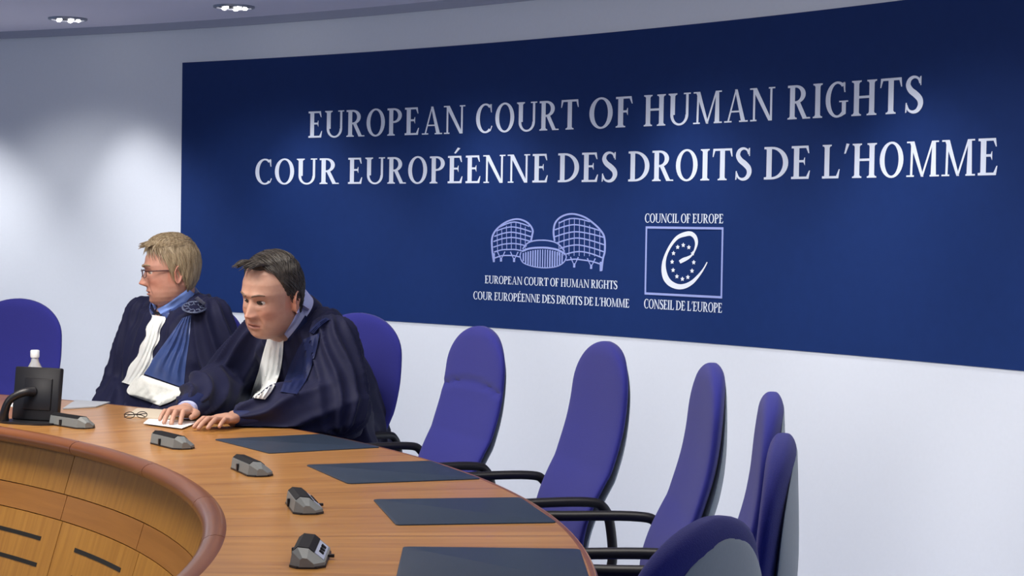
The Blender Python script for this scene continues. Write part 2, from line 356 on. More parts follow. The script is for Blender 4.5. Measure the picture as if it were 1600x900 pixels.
def line(par, words, sa, sb, z0, z1):
    tot = 0; ws = []
    for t_ in words:
        wl = sum(glyph(c)[0]+.03 for c in t_); ws.append(wl); tot += wl+.28
    tot -= .28; x = sa
    for t_, wl in zip(words, ws):
        x2 = x+wl/tot*(sb-sa); bm = bmesh.new(); word(bm, t_, x, x2, z0, z1, PO, .03); flat('small_word', bm, m_letter, par); x = x2+.28/tot*(sb-sa)
line(em, ['EUROPEAN', 'COURT', 'OF', 'HUMAN', 'RIGHTS'], 10.377, 11.351, 1.074, 1.116)
line(em, ['COUR', 'EUROPÉENNE', 'DES', 'DROITS', 'DE', "L'HOMME"], 10.291, 11.438, .985, 1.028)
# council emblem
ce = bpy.data.objects.new('council_emblem', None); COL.objects.link(ce); ce.parent = sign
line(ce, ['COUNCIL', 'OF', 'EUROPE'], 11.536, 12.070, 1.409, 1.453); line(ce, ['CONSEIL', 'DE', "L'EUROPE"], 11.541, 12.073, .987, 1.033)
fm = lambda p: (11.548+(p[0]-50)/600*.517, 1.385-(p[1]-180-(p[0]-50)*.03)/525*.325)
fq = lambda a, b, c, d: [(a, c), (b, c), (b, d), (a, d)]
bm = bmesh.new()
a0_, a1_, z0_, z1_ = 11.548, 12.066, 1.060, 1.385; w_ = .011
put2d(bm, [fq(a0_-w_/2, a1_+w_/2, z0_-w_/2, z0_+w_/2), fq(a0_-w_/2, a1_+w_/2, z1_-w_/2, z1_+w_/2), fq(a0_-w_/2, a0_+w_/2, z0_, z1_), fq(a1_-w_/2, a1_+w_/2, z0_, z1_)], lambda p: p, PO)
flat('frame', bm, m_emb, ce)
bm = bmesh.new()
ctl = [(320, 455, 26), (350, 438, 32), (385, 422, 24), (415, 400, 14), (436, 365, 14), (450, 310, 22), (438, 262, 30), (405, 235, 34), (360, 238, 36), (300, 262, 28), (250, 320, 22), (210, 400, 22), (194, 480, 32), (205, 560, 44), (240, 615, 46), (300, 645, 42), (360, 643, 38), (420, 612, 30), (470, 560, 20), (510, 505, 12), (536, 455, 8)]
pts = spline([(x, y, ww) for x, y, ww in ctl], 5)
put2d(bm, stroke2([(p.x, p.y) for p in pts], [p.z for p in pts]), fm, PO); flat('letter_swirl', bm, m_white, ce)
for sx_, sy_ in ((347, 323), (391, 340), (422, 388), (432, 457), (420, 523), (388, 572), (345, 587), (301, 567), (270, 518), (261, 453), (271, 386), (303, 338)):
    bm = bmesh.new(); pt = [(sx_+(17 if k % 2 == 0 else 9)*math.sin(PI*k/5), sy_-(20 if k % 2 == 0 else 10)*math.cos(PI*k/5)) for k in range(10)]
    put2d(bm, [[(sx_, sy_), pt[k], pt[(k+1) % 10]] for k in range(10)], fm, PO+.0004); flat('star', bm, m_white, ce)
# ------------------------------------------------------------------ the curved bench
A0, A1 = -.72, 1.75
bench = empty('curved_bench', (CX, CY, 0)); tag(bench, 'long curved judges bench with brown veneer top and ochre panelled front', 'bench')
RI, RO = 3.205, 3.915
bm = bmesh.new(); sweep_arc(bm, [(RI, TZ-.035), (RI, TZ), (RO, TZ), (RO, TZ-.035)], A0, A1, 150); link('worktop', bm, m_top, bench, 30)
pr = [(RI-.014+.030*math.cos(t), TZ-.016+.0215*math.sin(t)) for t in [2*PI*k/16 for k in range(16)]]
joints = [-.72, -.35, -.13, .108, .278, .475, .650, .80, .96, 1.12, 1.28, 1.5, 1.75]
for i in range(len(joints)-1):
    bm = bmesh.new(); sweep_arc(bm, pr, joints[i]+.0006, joints[i+1]-.0006, 14); link('edge_moulding', bm, m_mould, bench, 50)
pr = [(RO-.006+.014*math.cos(t), TZ-.020+.0215*math.sin(t)) for t in [2*PI*k/14 for k in range(14)]]
bm = bmesh.new(); sweep_arc(bm, pr, A0, A1, 150); link('outer_edge_moulding', bm, m_mould, bench, 50)
# front: upper fascia, rail and base panels, leaning out towards the floor
def fr(z): return RI+.004-(TZ-.05-z)*.30
def band(name, mat, z1, z0, seams, g=.0012, setback=0):
    for i in range(len(seams)-1):
        bm = bmesh.new(); sweep_arc(bm, [(fr(z0)+setback, z0), (fr(z1)+setback, z1), (fr(z1)+.02+setback, z1), (fr(z0)+.02+setback, z0)], seams[i]+g/2, seams[i+1]-g/2, 10); link(name, bm, mat, bench, 30)
seams_u = [-.72, -.35, -.03, .14, .31, .635, .96, 1.28, 1.75]
seams_r = [-.72, -.35, -.13, .10, .29, .485, .665, .83, .99, 1.28, 1.75]
band('fascia_panel', m_front, TZ-.038, .589, [-.72, -.03, .305, .672, .99, 1.28, 1.75])
band('rail', m_rail, .586, .519, seams_r)
band('base_panel', m_front, .516, .0, [-.72, -.03, .29, .475, .660, .99, 1.28, 1.75])
bm = bmesh.new(); sweep_arc(bm, [(fr(0)+.022, 0), (fr(TZ-.04)+.012, TZ-.04), (fr(TZ-.04)+.03, TZ-.04), (fr(0)+.05, 0)], A0, A1, 120); link('front_backing', bm, m_groove, bench, 30)
bm = bmesh.new(); sweep_arc(bm, [(RO-.14, 0), (RO-.14, TZ-.035), (RO-.12, TZ-.035), (RO-.12, 0)], A0, A1, 120); link('back_panel', bm, m_rail, bench, 30)
def slot(a0, a1, z):
    bm = bmesh.new(); r = fr(z)
    sweep_arc(bm, [(fr(z-.0055)-.0012, z-.0055), (fr(z+.0055)-.0012, z+.0055), (fr(z+.0055)+.004, z+.0055), (fr(z-.0055)+.004, z-.0055)], a0, a1, 8); link('air_slot', bm, m_slot, bench, 30)
for a_, b_, z_ in ((.692, .82, .456), (.686, .82, .385), (.507, .620, .456), (.500, .612, .385), (.32, .44, .456), (.32, .44, .385)): slot(a_, b_, z_)
# ------------------------------------------------------------------ desk pads
def desk_pad(a, label, group='navy leather desk pads along the bench'):
    bm = bmesh.new(); w2, d = .187, .344; n = 10; ring = []
    cs = [(0, -w2), (d, -w2), (d, w2), (0, w2)]; rr = .012
    for i, (x, y) in enumerate(cs):
        ccx = x+(rr if x == 0 else -rr); ccy = y+(rr if y < 0 else -rr); st = [PI, 1.5*PI, 0, .5*PI][i]
        for k in range(5): t = st+PI/2*k/4; ring.append((ccx+rr*math.cos(t), ccy+rr*math.sin(t)))
    loft(bm, [[Vector((x, y, 0)) for x, y in ring], [Vector((x, y, .0022)) for x, y in ring], [Vector((x*.99+.0015, y*.99, .003)) for x, y in ring]])
    r = 5.735*.62; o = link('desk_pad', bm, m_pad, None, 40, (CX+r*math.cos(a), CY+r*math.sin(a), TZ+.0002)); o.rotation_euler = (0, 0, a)
    tag(o, label, 'desk pad', group); return o
PA = .5665; DA = -.1822
desk_pad(PA, 'navy desk pad nearest the seated man in front, farthest along the bench')
desk_pad(PA+DA, 'second navy desk pad from the seated men, beside the chair with a headrest seam')
desk_pad(PA+2*DA, 'third navy desk pad from the seated men, next above the one the frame cuts')
desk_pad(PA+3*DA, 'nearest navy desk pad, cut by the bottom of the frame')
# ------------------------------------------------------------------ microphone units
def mic(a, label, r=3.385, yaw=0.0):
    t = empty('microphone_unit', (CX+r*math.cos(a), CY+r*math.sin(a), TZ+.0005), a+yaw); tag(t, label, 'microphone', 'grey microphone consoles on the bench')
    L = .096
    def prism(sec, y0, y1, t0, t1):
        bm = bmesh.new()
        mid = lambda k, y: [Vector((x*k+.004*(1-k), y, z if z < .008 else .008+(z-.008)*k)) for x, z in sec]
        loft(bm, [mid(t0, y0), mid(1, y0+.018 if t0 < 1 else y0), mid(1, y1-.018 if t1 < 1 else y1), mid(t1, y1)]); return bm
    bm = prism([(-.028, .003), (-.024, .028), (-.014, .036), (.006, .034), (.036, .010), (.036, .003)], -L, L, .42, .42); link('body', bm, m_micgrey, t, 25)
    bm = prism([(-.029, 0), (-.029, .004), (.038, .004), (.038, 0)], -L+.001, L-.001, .55, .55); link('foot', bm, m_black, t)
    bm = bmesh.new(); loft(bm, [[Vector((x, y, z)) for x, z in ((-.0235, .0300), (-.0140, .0375), (.0065, .0355), (.017, .0270), (.0, .024))] for y in (-L+.020, L-.019)]); link('grille', bm, m_micdark, t)
    bm = bmesh.new(); loft(bm, [[Vector((x, y, z)) for x, z in ((.0175, .0262), (.0335, .0135), (.0315, .010), (.0155, .022))] for y in (-L+.024, L-.030)]); link('button_panel', bm, m_miclight, t)
    for y in (-.03, 0, .03):
        bm = bmesh.new(); box(bm, (.0262, y, .0195), (.010, .016, .004), Matrix.Rotation(math.radians(44), 3, 'Y')); link('button', bm, m_micdark, t)
    bm = bmesh.new(); box(bm, (-.029, .012, .012), (.006, .008, .018), None, .001); link('socket', bm, m_black, t)
    bm = bmesh.new(); box(bm, (.042, .012, .006), (.012, .008, .006), None, .001); link('socket', bm, m_black, t)
mic(.777, 'grey microphone console beside the foot of the black monitor', yaw=.0)
mic(.594, 'grey microphone console in front of the leaning man hands', yaw=.0)
mic(.412, 'grey microphone console left of the two farthest desk pads', yaw=.0)
mic(.224, 'grey microphone console seen nearly end on, second from the frame bottom', yaw=.0)
mic(.031, 'nearest grey microphone console, pale buttons facing right')
# ------------------------------------------------------------------ chairs
def backrest_rings(z0, z1, dx, wfac, tf, tb, seam=False, n=44, m=40):
    """rings of the padded back: dx = shift, wfac = width scale, tf/tb = front and rear thickness"""
    rings = []
    for i in range(n+1):
        v = i/n; v = v if v < .5 else .5+.5*math.sin((v-.5)*PI)
        z = z0+(z1-z0)*v; zz = .50+.57*v
        # centre line of the back, S curve
        spf = lambda x_: math.log1p(math.exp(min(40, x_/.03)))*.03
        x = -.205 + .018*math.sin(PI*min(1, (zz-.5)/.25)) - .33*(spf(zz-.56)-spf(zz-.87)) - .008*max(0, (zz-.88)/.19)
        W = .218 - .012*math.cos(PI*min(1, max(0, (zz-.5)/.3))) - .10*spf(zz-.82)
        top = max(0.0, (zz-.940)/.130); W *= math.sqrt(max(0.0, 1-top**2.1)); bot = max(0.0, (.60-zz)/.10); W *= math.sqrt(max(0.0, 1-.55*bot**2))
        W = max(W*wfac, .004)
        tk = math.sqrt(max(0.02, 1-max(0.0, (zz-1.032)/.040)**2)); tk *= math.sqrt(max(.05, 1-max(0.0, (.535-zz)/.036)**2))
        ring = []
        for k in range(m):
            t = 2*PI*k/m; c, s_ = math.cos(t), math.sin(t)
            y = W*math.copysign(abs(s_)**.72, s_); q = math.copysign(abs(c)**.72, c)
            if tf < .03: q = math.copysign(abs(c)**1.3, c)
            th = tf if q > 0 else tb
            th = th*(1-.85*max(0, min(1, (zz-.80)/.25))) if tf < .03 else th
            xx = x+dx+(tf-tb)/2+q*(tf+tb)/2*(th/(tf if q > 0 else tb))*tk*(1-.25*(y/.23)**2) + .016*(y/.22)**2
            if seam and q > 0: xx -= .012*math.exp(-((zz-.905+.02*(y/.2)**2)/.007)**2)*min(1, q*1.6)
            ring.append(Vector((xx, y, z)))
        rings.append(ring)
    return rings
def chair_parts(root, seam):
    bm = bmesh.new(); loft(bm, backrest_rings(.50, 1.072, 0, 1, .031, .013, seam, 70 if seam else 44)); link('backrest', bm, m_fab, root, 60)
    bm = bmesh.new(); rings = backrest_rings(.47, 1.050, -.004, .85, .019, .030); loft(bm, rings); link('back_shell', bm, m_shell, root, 60)
    bm = bmesh.new(); rings = []
    for i in range(15):
        v = i/14; x = -.22+.46*v; wd = .235-.02*(2*v-1)**2-.03*max(0, (v-.8)/.2)**2; tk = .038*math.sqrt(max(.03, 1-abs(2*v-1)**6)); zc = .465-.03*max(0, (v-.75)/.25)**2
        rings.append([Vector((x, wd*math.copysign(abs(math.sin(t))**.5, math.sin(t)), zc+tk*math.copysign(abs(math.cos(t))**.6, math.cos(t)))) for t in [2*PI*k/28 for k in range(28)]])
    loft(bm, rings); link('seat', bm, m_fab, root, 60)
    for s in (-1, 1):
        y = s*.262
        pts = spline([(.20, y*.96, .50), (.235, y, .565), (.215, y, .635), (.14, y, .680), (-.02, y, .687), (-.17, y, .687), (-.215, y, .672), (-.235, y, .62), (-.238, y, .52), (-.19, y*.97, .44), (-.06, y*.93, .425), (.10, y*.93, .425)], 6, close=True)
        bm = bmesh.new(); tube(bm, pts, .0125, 12, close=True)
        tube(bm, [(0, y*.93, .43), (0, s*.10, .42)], .012, 8)
        link('armrest', bm, m_black, root, 60)
    bm = bmesh.new(); tube(bm, [(0, 0, .09), (0, 0, .30), (0, 0, .301), (0, 0, .43)], [.035, .035, .022, .022], 16); box(bm, (0, 0, .425), (.22, .20, .03), None, .006); link('column', bm, m_black, root, 40)
    for k in range(5):
        a = 2*PI*k/5; d = Vector((math.cos(a), math.sin(a), 0))
        bm = bmesh.new(); tube(bm, [d*.02+Vector((0, 0, .105)), d*.16+Vector((0, 0, .10)), d*.30+Vector((0, 0, .075))], [.024, .019, .014], 10); leg = link('leg', bm, m_black, root, 50)
        bm = bmesh.new(); bmesh.ops.create_cone(bm, cap_ends=True, segments=18, radius1=.028, radius2=.028, depth=.04, matrix=Matrix.Translation(d*.30+Vector((0, 0, .0285))) @ Matrix.Rotation(a, 4, 'Z') @ Matrix.Rotation(PI/2, 4, 'X')); link('caster', bm, m_black, leg, 40)
def copy_tree(o, parent=None):
    c = o.copy(); COL.objects.link(c)
    if parent: c.parent = parent
    for ch in list(o.children): copy_tree(ch, c)
    return c
GRP = 'blue high-backed office chairs behind the bench'
def chair_at(o, a, rtop, yaw, label, rr=0.0):
    r = rtop*.62-.285
    o.location = (CX+r*math.cos(a), CY+r*math.sin(a), 0); o.rotation_euler = (0, 0, a+PI+yaw); tag(o, label, 'chair', GRP)
seamchair = empty('office_chair', (0, 0, 0)); chair_parts(seamchair, True)
chair_at(seamchair, .566, 6.93, -.15, 'blue chair with a sewn headrest seam, first empty one right of the men')
proto = empty('office_chair', (0, 0, 0)); chair_parts(proto, False)
chair_at(proto, .384, 6.92, -.11, 'plain blue chair between the seamed chair and the narrower turned one')
for a, rt_, yw, lb in ((.202, 6.88, -.17, 'blue chair seen narrow, both black arms showing, third empty one from the men'),
                       (.02, 6.80, -.12, 'slim edge-on blue chair partly hidden behind the nearer grey-shelled one'),
                       (-.162, 6.75, .0, 'blue chair seen edge-on with a pale grey back shell, rightmost of all'),
                       (-.332, 6.76, -.13, 'nearest blue chair seen from behind, grey shell inside a rounded blue rim'),
                       (.745, 7.13, .10, 'blue chair behind the man leaning over the papers'),
                       (.925, 7.05, .0, 'blue chair mostly hidden behind the man with glasses'),
                       (1.11, 6.81, .0, 'empty blue chair at the left edge behind the black monitor')):
    c_ = copy_tree(proto); chair_at(c_, a, rt_, yw, lb)
    if a < -.3: c_.scale = (1, 1, .987)      # the nearest one is set a touch lower
# ------------------------------------------------------------------ things on the bench
def at(px, py, y):
    """a point at depth y seen in direction (px, py)"""
    a = (px-800)/F_PX; b = -(py-450)/F_PX
    d = fw + rt*a + up*b; return Vector((0, 0, EYE)) + d*(y/d.y)
def atz(px, z, y):
    p = at(px, 450, y)
    for _ in range(3):
        py = 450 + (p.z-z)/y*F_PX if _ == 0 else py + (p.z-z)/y*F_PX
        p = at(px, py, y)
    return p
def tab(px, py, h=0.0):
    a = (px-800)/F_PX; b = -(py-450)/F_PX; d = fw + rt*a + up*b
    return Vector((0, 0, EYE)) + d*((TZ+h-EYE)/d.z)
def sheet(name, corners, mat, label, cat, h=.0012, group=None, z=.0008, parent=None):
    bm = bmesh.new(); c = sum(corners, Vector())/len(corners)
    loft(bm, [[Vector((p.x-c.x, p.y-c.y, 0)) for p in corners], [Vector((p.x-c.x, p.y-c.y, h)) for p in corners]])
    o = link(name, bm, mat, parent, None, (c.x, c.y, TZ+z)); tag(o, label, cat, group); return o
# monitor seen from behind
mp = tab(50, 660); mon = empty('monitor', (mp.x, mp.y, TZ+.0005), math.radians(-20)); tag(mon, 'small black monitor seen from behind on a curved foot', 'monitor')
bm = bmesh.new(); box(bm, (.012, .012, .088), (.166, .020, .165), Matrix.Rotation(math.radians(-7), 3, 'X'), .005); link('screen_housing', bm, m_black, mon, 40)
bm = bmesh.new(); box(bm, (.012, .0235, .0895), (.150, .002, .140), Matrix.Rotation(math.radians(-7), 3, 'X')); link('screen', bm, m_screen, mon)
bm = bmesh.new(); box(bm, (.020, .002, .088), (.10, .010, .10), Matrix.Rotation(math.radians(-7), 3, 'X'), .004); link('rear_cover', bm, m_black, mon, 40)
bm = bmesh.new(); pts = spline([(.005, .0, .095), (-.012, -.030, .094), (-.045, -.052, .072), (-.062, -.055, .035), (-.068, -.050, .004)], 6); tube(bm, pts, [.016-.004*math.sin(PI*i/(len(pts)-1)) for i in range(len(pts))], 14)
link('stand_arm', bm, m_black, mon, 60)
bm = bmesh.new(); loft(bm, [[Vector((x*.1+.012, y*.065-.015, z)) for x, y in [(math.copysign(abs(math.cos(t))**.6, math.cos(t)), math.copysign(abs(math.sin(t))**.6, math.sin(t))) for t in [2*PI*k/28 for k in range(28)]]] for z in (0, .006)]); link('foot', bm, m_black, mon, 30)
# water bottle
m_glass = M('bottle_plastic', (.82, .86, .90), .15, trans=.55); m_cap = M('bottle_cap', (.78, .83, .88), .4); m_lab = M('bottle_label', (.75, .68, .52), .5)
bp = atz(54, TZ, 6.55); bot = empty('water_bottle', (bp.x, bp.y, TZ+.0005)); tag(bot, 'small clear bottle with pale cap standing behind the monitor', 'bottle')
def lathe(prof, n=28):
    bm = bmesh.new(); loft(bm, [[Vector((r*math.cos(2*PI*k/n), r*math.sin(2*PI*k/n), z)) for k in range(n)] for r, z in prof]); return bm
BH = at(54, 547, 6.55).z-TZ
link('bottle_body', lathe([(.024, 0), (.029, .004), (.030, .03), (.029, .08), (.029, BH-.085), (.025, BH-.062), (.014, BH-.040), (.0115, BH-.028), (.0115, BH-.020)]), m_glass, bot, 50)
link('cap', lathe([(.0145, BH-.026), (.0155, BH-.022), (.0155, BH-.003), (.013, BH)]), m_cap, bot, 50)
link('label', lathe([(.0305, .035), (.0305, BH-.095), (.0301, BH-.095), (.0301, .035)]), m_lab, bot, 50)
# papers
sheet('paper', [tab(4, 634), tab(40, 639), tab(45, 634), tab(22, 630)], m_paper, 'white paper sheet at the left edge beside the monitor', 'paper')
sheet('document', [tab(98, 640), tab(150, 637), tab(172, 630), tab(118, 627)], m_greypap, 'grey blue document spread in front of the man with glasses', 'document', h=.004)
sheet('document', [tab(196, 651), tab(262, 657), tab(300, 645), tab(215, 639)], m_beige, 'beige folder lying left of the leaning man hands', 'document', h=.003)
pw = sheet('paper', [tab(224, 664), tab(284, 672), tab(312, 661), tab(232, 657)], m_paper, 'white sheet of paper under the hands of the leaning man', 'paper', z=.0045)
# eyeglasses lying on the bench
gp = tab(212, 656); gl = empty('folded_eyeglasses', (gp.x, gp.y, TZ+.005), .5); gl.scale = (.62, .62, .62); tag(gl, 'black folded eyeglasses lying on the beige folder by the hands', 'eyeglasses')
for k, x in enumerate((-.033, .033)):
    bm = bmesh.new(); tube(bm, [(x+.027*math.cos(t), .0, .017+.016*math.sin(t)) for t in [2*PI*j/20 for j in range(20)]], .0022, 6, close=True); link('rim', bm, m_black, gl, 60)
bm = bmesh.new(); tube(bm, [(-.007, 0, .020), (0, 0, .023), (.007, 0, .020)], .002, 6); link('bridge', bm, m_black, gl, 60)
for s in (-1, 1):
    bm = bmesh.new(); tube(bm, [(s*.060, 0, .022), (s*.060, .006, .022), (-s*.03, .012+.004*s, .016), (-s*.055, .016+.004*s, .004)], .0022, 6); link('temple', bm, m_black, gl, 60)
# ------------------------------------------------------------------ people
m_robe = M('navy_robe_cloth', (.0068, .0088, .040), .7, spec=.25, sheen=.04, noise_amt=.2, noise_scale=120)
m_satin = M('blue_satin', (.030, .065, .230), .38, spec=.5, sheen=.3, noise_amt=.15, noise_scale=40)
m_satin2 = M('dark_blue_satin', (.010, .017, .075), .6, spec=.25, noise_amt=.15, noise_scale=40)
m_jabot = M('white_jabot_cloth', (.80, .84, .84), .85, noise_amt=.03)
m_fur = M('white_fur', (.82, .85, .82), .95, noise_amt=.10, noise_scale=90, bump=.6)
m_shirt = M('lilac_shirt', (.50, .55, .86), .8, noise_amt=.03)
m_shirtb = M('blue_shirt', (.20, .33, .78), .8, noise_amt=.03)
m_braid = M('silver_blue_braid', (.11, .14, .24), .5, noise_amt=.7, noise_scale=130)
m_eyew = M('eye_white', (.62, .58, .56), .25); m_iris = M('eye_dark', (.02, .018, .016), .2)
def skin_mat(name):
    m = bpy.data.materials.new(name); m.use_nodes = True; nt = m.node_tree; b = nt.nodes['Principled BSDF']
    at_ = nt.nodes.new('ShaderNodeAttribute'); at_.attribute_name = 'tone'
    nz = nt.nodes.new('ShaderNodeTexNoise'); nz.inputs['Scale'].default_value = 70; tc = nt.nodes.new('ShaderNodeTexCoord'); nt.links.new(tc.outputs['Object'], nz.inputs[0])
    mx = nt.nodes.new('ShaderNodeMix'); mx.data_type = 'RGBA'; mx.blend_type = 'MULTIPLY'; mx.inputs[0].default_value = .25
    nt.links.new(at_.outputs['Color'], mx.inputs[6]); nt.links.new(nz.outputs['Color'], mx.inputs[7])
    rp = nt.nodes.new('ShaderNodeValToRGB'); rp.color_ramp.elements[0].position = .35; rp.color_ramp.elements[1].position = .65
    rp.color_ramp.elements[0].color = (.75, .62, .60, 1); rp.color_ramp.elements[1].color = (1, 1, 1, 1)
    nt.links.new(nz.outputs['Fac'], rp.inputs[0]); nt.links.new(rp.outputs[0], mx.inputs[7])
    nt.links.new(mx.outputs[2], b.inputs['Base Color']); b.inputs['Roughness'].default_value = .48
    b.inputs['Subsurface Weight'].default_value = .12; b.inputs['Subsurface Radius'].default_value = (.012, .005, .003); b.inputs['Subsurface Scale'].default_value = .6
    return m
m_skin = skin_mat('skin')
def hair_mat(name, c0, c1):
    m = bpy.data.materials.new(name); m.use_nodes = True; nt = m.node_tree; b = nt.nodes['Principled BSDF']
    tc = nt.nodes.new('ShaderNodeTexCoord'); mp_ = nt.nodes.new('ShaderNodeMapping'); mp_.inputs['Scale'].default_value = (110, 110, 16)
    nz = nt.nodes.new('ShaderNodeTexNoise'); nz.inputs['Scale'].default_value = 1.2; nz.inputs['Detail'].default_value = 3
    nt.links.new(tc.outputs['Object'], mp_.inputs[0]); nt.links.new(mp_.outputs[0], nz.inputs[0])
    rp = nt.nodes.new('ShaderNodeValToRGB'); rp.color_ramp.elements[0].position = .35; rp.color_ramp.elements[1].position = .65
    rp.color_ramp.elements[0].color = (*c0, 1); rp.color_ramp.elements[1].color = (*c1, 1)
    nt.links.new(nz.outputs['Fac'], rp.inputs[0]); nt.links.new(rp.outputs[0], b.inputs['Base Color']); b.inputs['Roughness'].default_value = .55
    return m
def lerp_tab(tabl, z):
    if z >= tabl[0][0]: return tabl[0][1:]
    for a, b in zip(tabl, tabl[1:]):
        if z >= b[0]:
            t = (z-b[0])/(a[0]-b[0]); t = t*t*(3-2*t)*.35 + t*.65
            return tuple(b[i]+(a[i]-b[i])*t for i in range(1, len(a)))
    return tabl[-1][1:]
HT = [(.1200, .004, -.012, .010), (.1170, .020, -.032, .026), (.110, .038, -.052, .042), (.098, .056, -.070, .056), (.080, .071, -.086, .067), (.050, .085, -.099, .076), (.022, .0905, -.103, .0785),
      (.0, .086, -.101, .0775), (-.030, .085, -.092, .074), (-.050, .086, -.080, .071), (-.070, .085, -.064, .065), (-.088, .081, -.050, .058), (-.104, .074, -.034, .048), (-.114, .064, -.020, .037), (-.121, .050, .0, .022), (-.123, .030, .018, .006)]
def g(x, s): return math.exp(-(x/s)**2)
def head_point(t, z, jowl=0.0, feat=1.0):
    xf, xb, w_ = lerp_tab(HT, z)
    w_ += jowl*g(z+.075, .035)
    xc = -.012 if z > -.05 else -.012+(-.05-z)*.45
    c, s_ = math.cos(t), math.sin(t); a = (xf-xc) if c > 0 else (xc-xb)
    e = .88 if c > 0 else .95
    x = xc+a*math.copysign(abs(c)**e, c); y = w_*math.copysign(abs(s_)**.92, s_)
    if c > 0 and feat:
        k = c**.5; ay = abs(y); d = 0
        r = max(0, min(1, (.010-z)/.048)); nose = .030*r**1.1 if z > -.038 else .030*max(0, 1-((-.038-z)/.014)**1.5) if z > -.052 else 0
        d += nose*g(y, .0085+.0065*r) + .009*g(ay-.0145, .006)*g(z+.042, .007)
        d += .0055*g(z-.021, .009)*g(ay-.026, .022) - .0125*g(z-.001, .0105)*g(ay-.029, .015) + .0022*g(z+.019, .0035)*g(ay-.030, .012) + .002*g(z+.014, .004)*g(ay-.031, .013) + .0050*g(z-.0070, .0035)*g(ay-.030, .014) + .0030*g(z+.0105, .003)*g(ay-.030, .013)
        d += .008*g(z+.030, .015)*g(ay-.046, .016) - .004*g(z+.060, .016)*g(ay-.055, .012) - .0065*g(z+.060, .016)*g(ay-.024-.30*max(0, -.045-z), .0045) + .0030*g(z+.064, .014)*g(ay-.036, .009)
        d += .0045*g(z+.0665, .0042)*g(y, .017) + .0055*g(z+.0785, .0045)*g(y, .015) - .0080*g(z+.0725, .0024)*g(y, .022) - .003*g(z+.088, .006)*g(y, .02)
        d += .006*g(z+.106, .011)*g(y, .018)
        x += d*k
    return Vector((x, y, z))
def head_mesh(bm, X, jowl=0.0):
    zs = []; n = 110
    for i in range(n+1):
        u = i/n; zs.append(.120-(.243)*(.5-.5*math.cos(PI*u))*.35-(.243)*u*.65)
    m = 120
    loft(bm, [[X @ head_point(2*PI*k/m, z, jowl) for k in range(m)] for z in zs])
def ear(bm, X, s):
    base = Vector((-.014, s*.0785, -.012)); R = Matrix.Rotation(s*.42, 3, 'Z')
    def P(x, z, o): return X @ (base + R @ Vector((x-.18*z, s*o, z)))
    rings = []
    for o, k in ((-.004, .75), (.004, .86), (.009, 1.0), (.012, .96), (.010, .80), (.006, .55), (.005, .25)):
        rings.append([P(.0195*k*math.cos(t)*(1.0 if math.sin(t) > 0 else .78), .0345*k*math.sin(t), o) for t in [2*PI*j/24 for j in range(24)]])
    loft(bm, rings)
def capsule(bm, p0, p1, r0, r1, n=14, flat=1.0, side=None):
    p0, p1 = Vector(p0), Vector(p1); d = p1-p0; L = d.length or 1e-6; d = d/L
    sd = (side - d*side.dot(d)).normalized() if side else d.orthogonal().normalized(); bi = d.cross(sd)
    rings = []
    for k in range(7):
        t = -PI/2+PI/2*k/6; rings.append((p0+d*r0*math.sin(t), r0*max(.02, math.cos(t))))
    for k in range(7):
        t = PI/2*k/6; rings.append((p1+d*r1*math.sin(t), r1*max(.02, math.cos(t))))
    loft(bm, [[c+(sd*math.cos(q)+bi*flat*math.sin(q))*r for q in [2*PI*j/n for j in range(n)]] for c, r in rings])
def ering(c, ax, ay, a, b, n=40, e=.88):
    return [c+ax*a*math.copysign(abs(math.cos(t))**e, math.cos(t))+ay*b*math.copysign(abs(math.sin(t))**e, math.sin(t)) for t in [2*PI*k/n for k in range(n)]]
def remesh(bm, voxel, smooth=4, fac=.5):
    bmesh.ops.recalc_face_normals(bm, faces=bm.faces[:])
    me = bpy.data.meshes.new('tmp'); bm.to_mesh(me); bm.free(); o = bpy.data.objects.new('tmp', me); COL.objects.link(o)
    r = o.modifiers.new('r', 'REMESH'); r.mode = 'VOXEL'; r.voxel_size = voxel
    if smooth: s_ = o.modifiers.new('s', 'SMOOTH'); s_.factor = fac; s_.iterations = smooth
    dg = bpy.context.evaluated_depsgraph_get(); dg.update()
    out = bpy.data.meshes.new_from_object(o.evaluated_get(dg)); bpy.data.objects.remove(o); bpy.data.meshes.remove(me)
    return out
def obj_me(name, me, mat, parent, label=None):
    me.materials.clear(); me.materials.append(mat); me.name = name
    for p in me.polygons: p.use_smooth = True
    o = bpy.data.objects.new(name, me); COL.objects.link(o); o.parent = parent
    if parent:
        inv = parent.matrix_basis.inverted() if parent.type == 'EMPTY' else Matrix()
        me.transform(inv)
    if label: o['label'] = label
    return o
def wlink(name, bm, mat, parent, smooth=60):
    """mesh given in world coordinates, stored local to its parent"""
    bm.transform(parent.matrix_basis.inverted()); return link(name, bm, mat, parent, smooth)
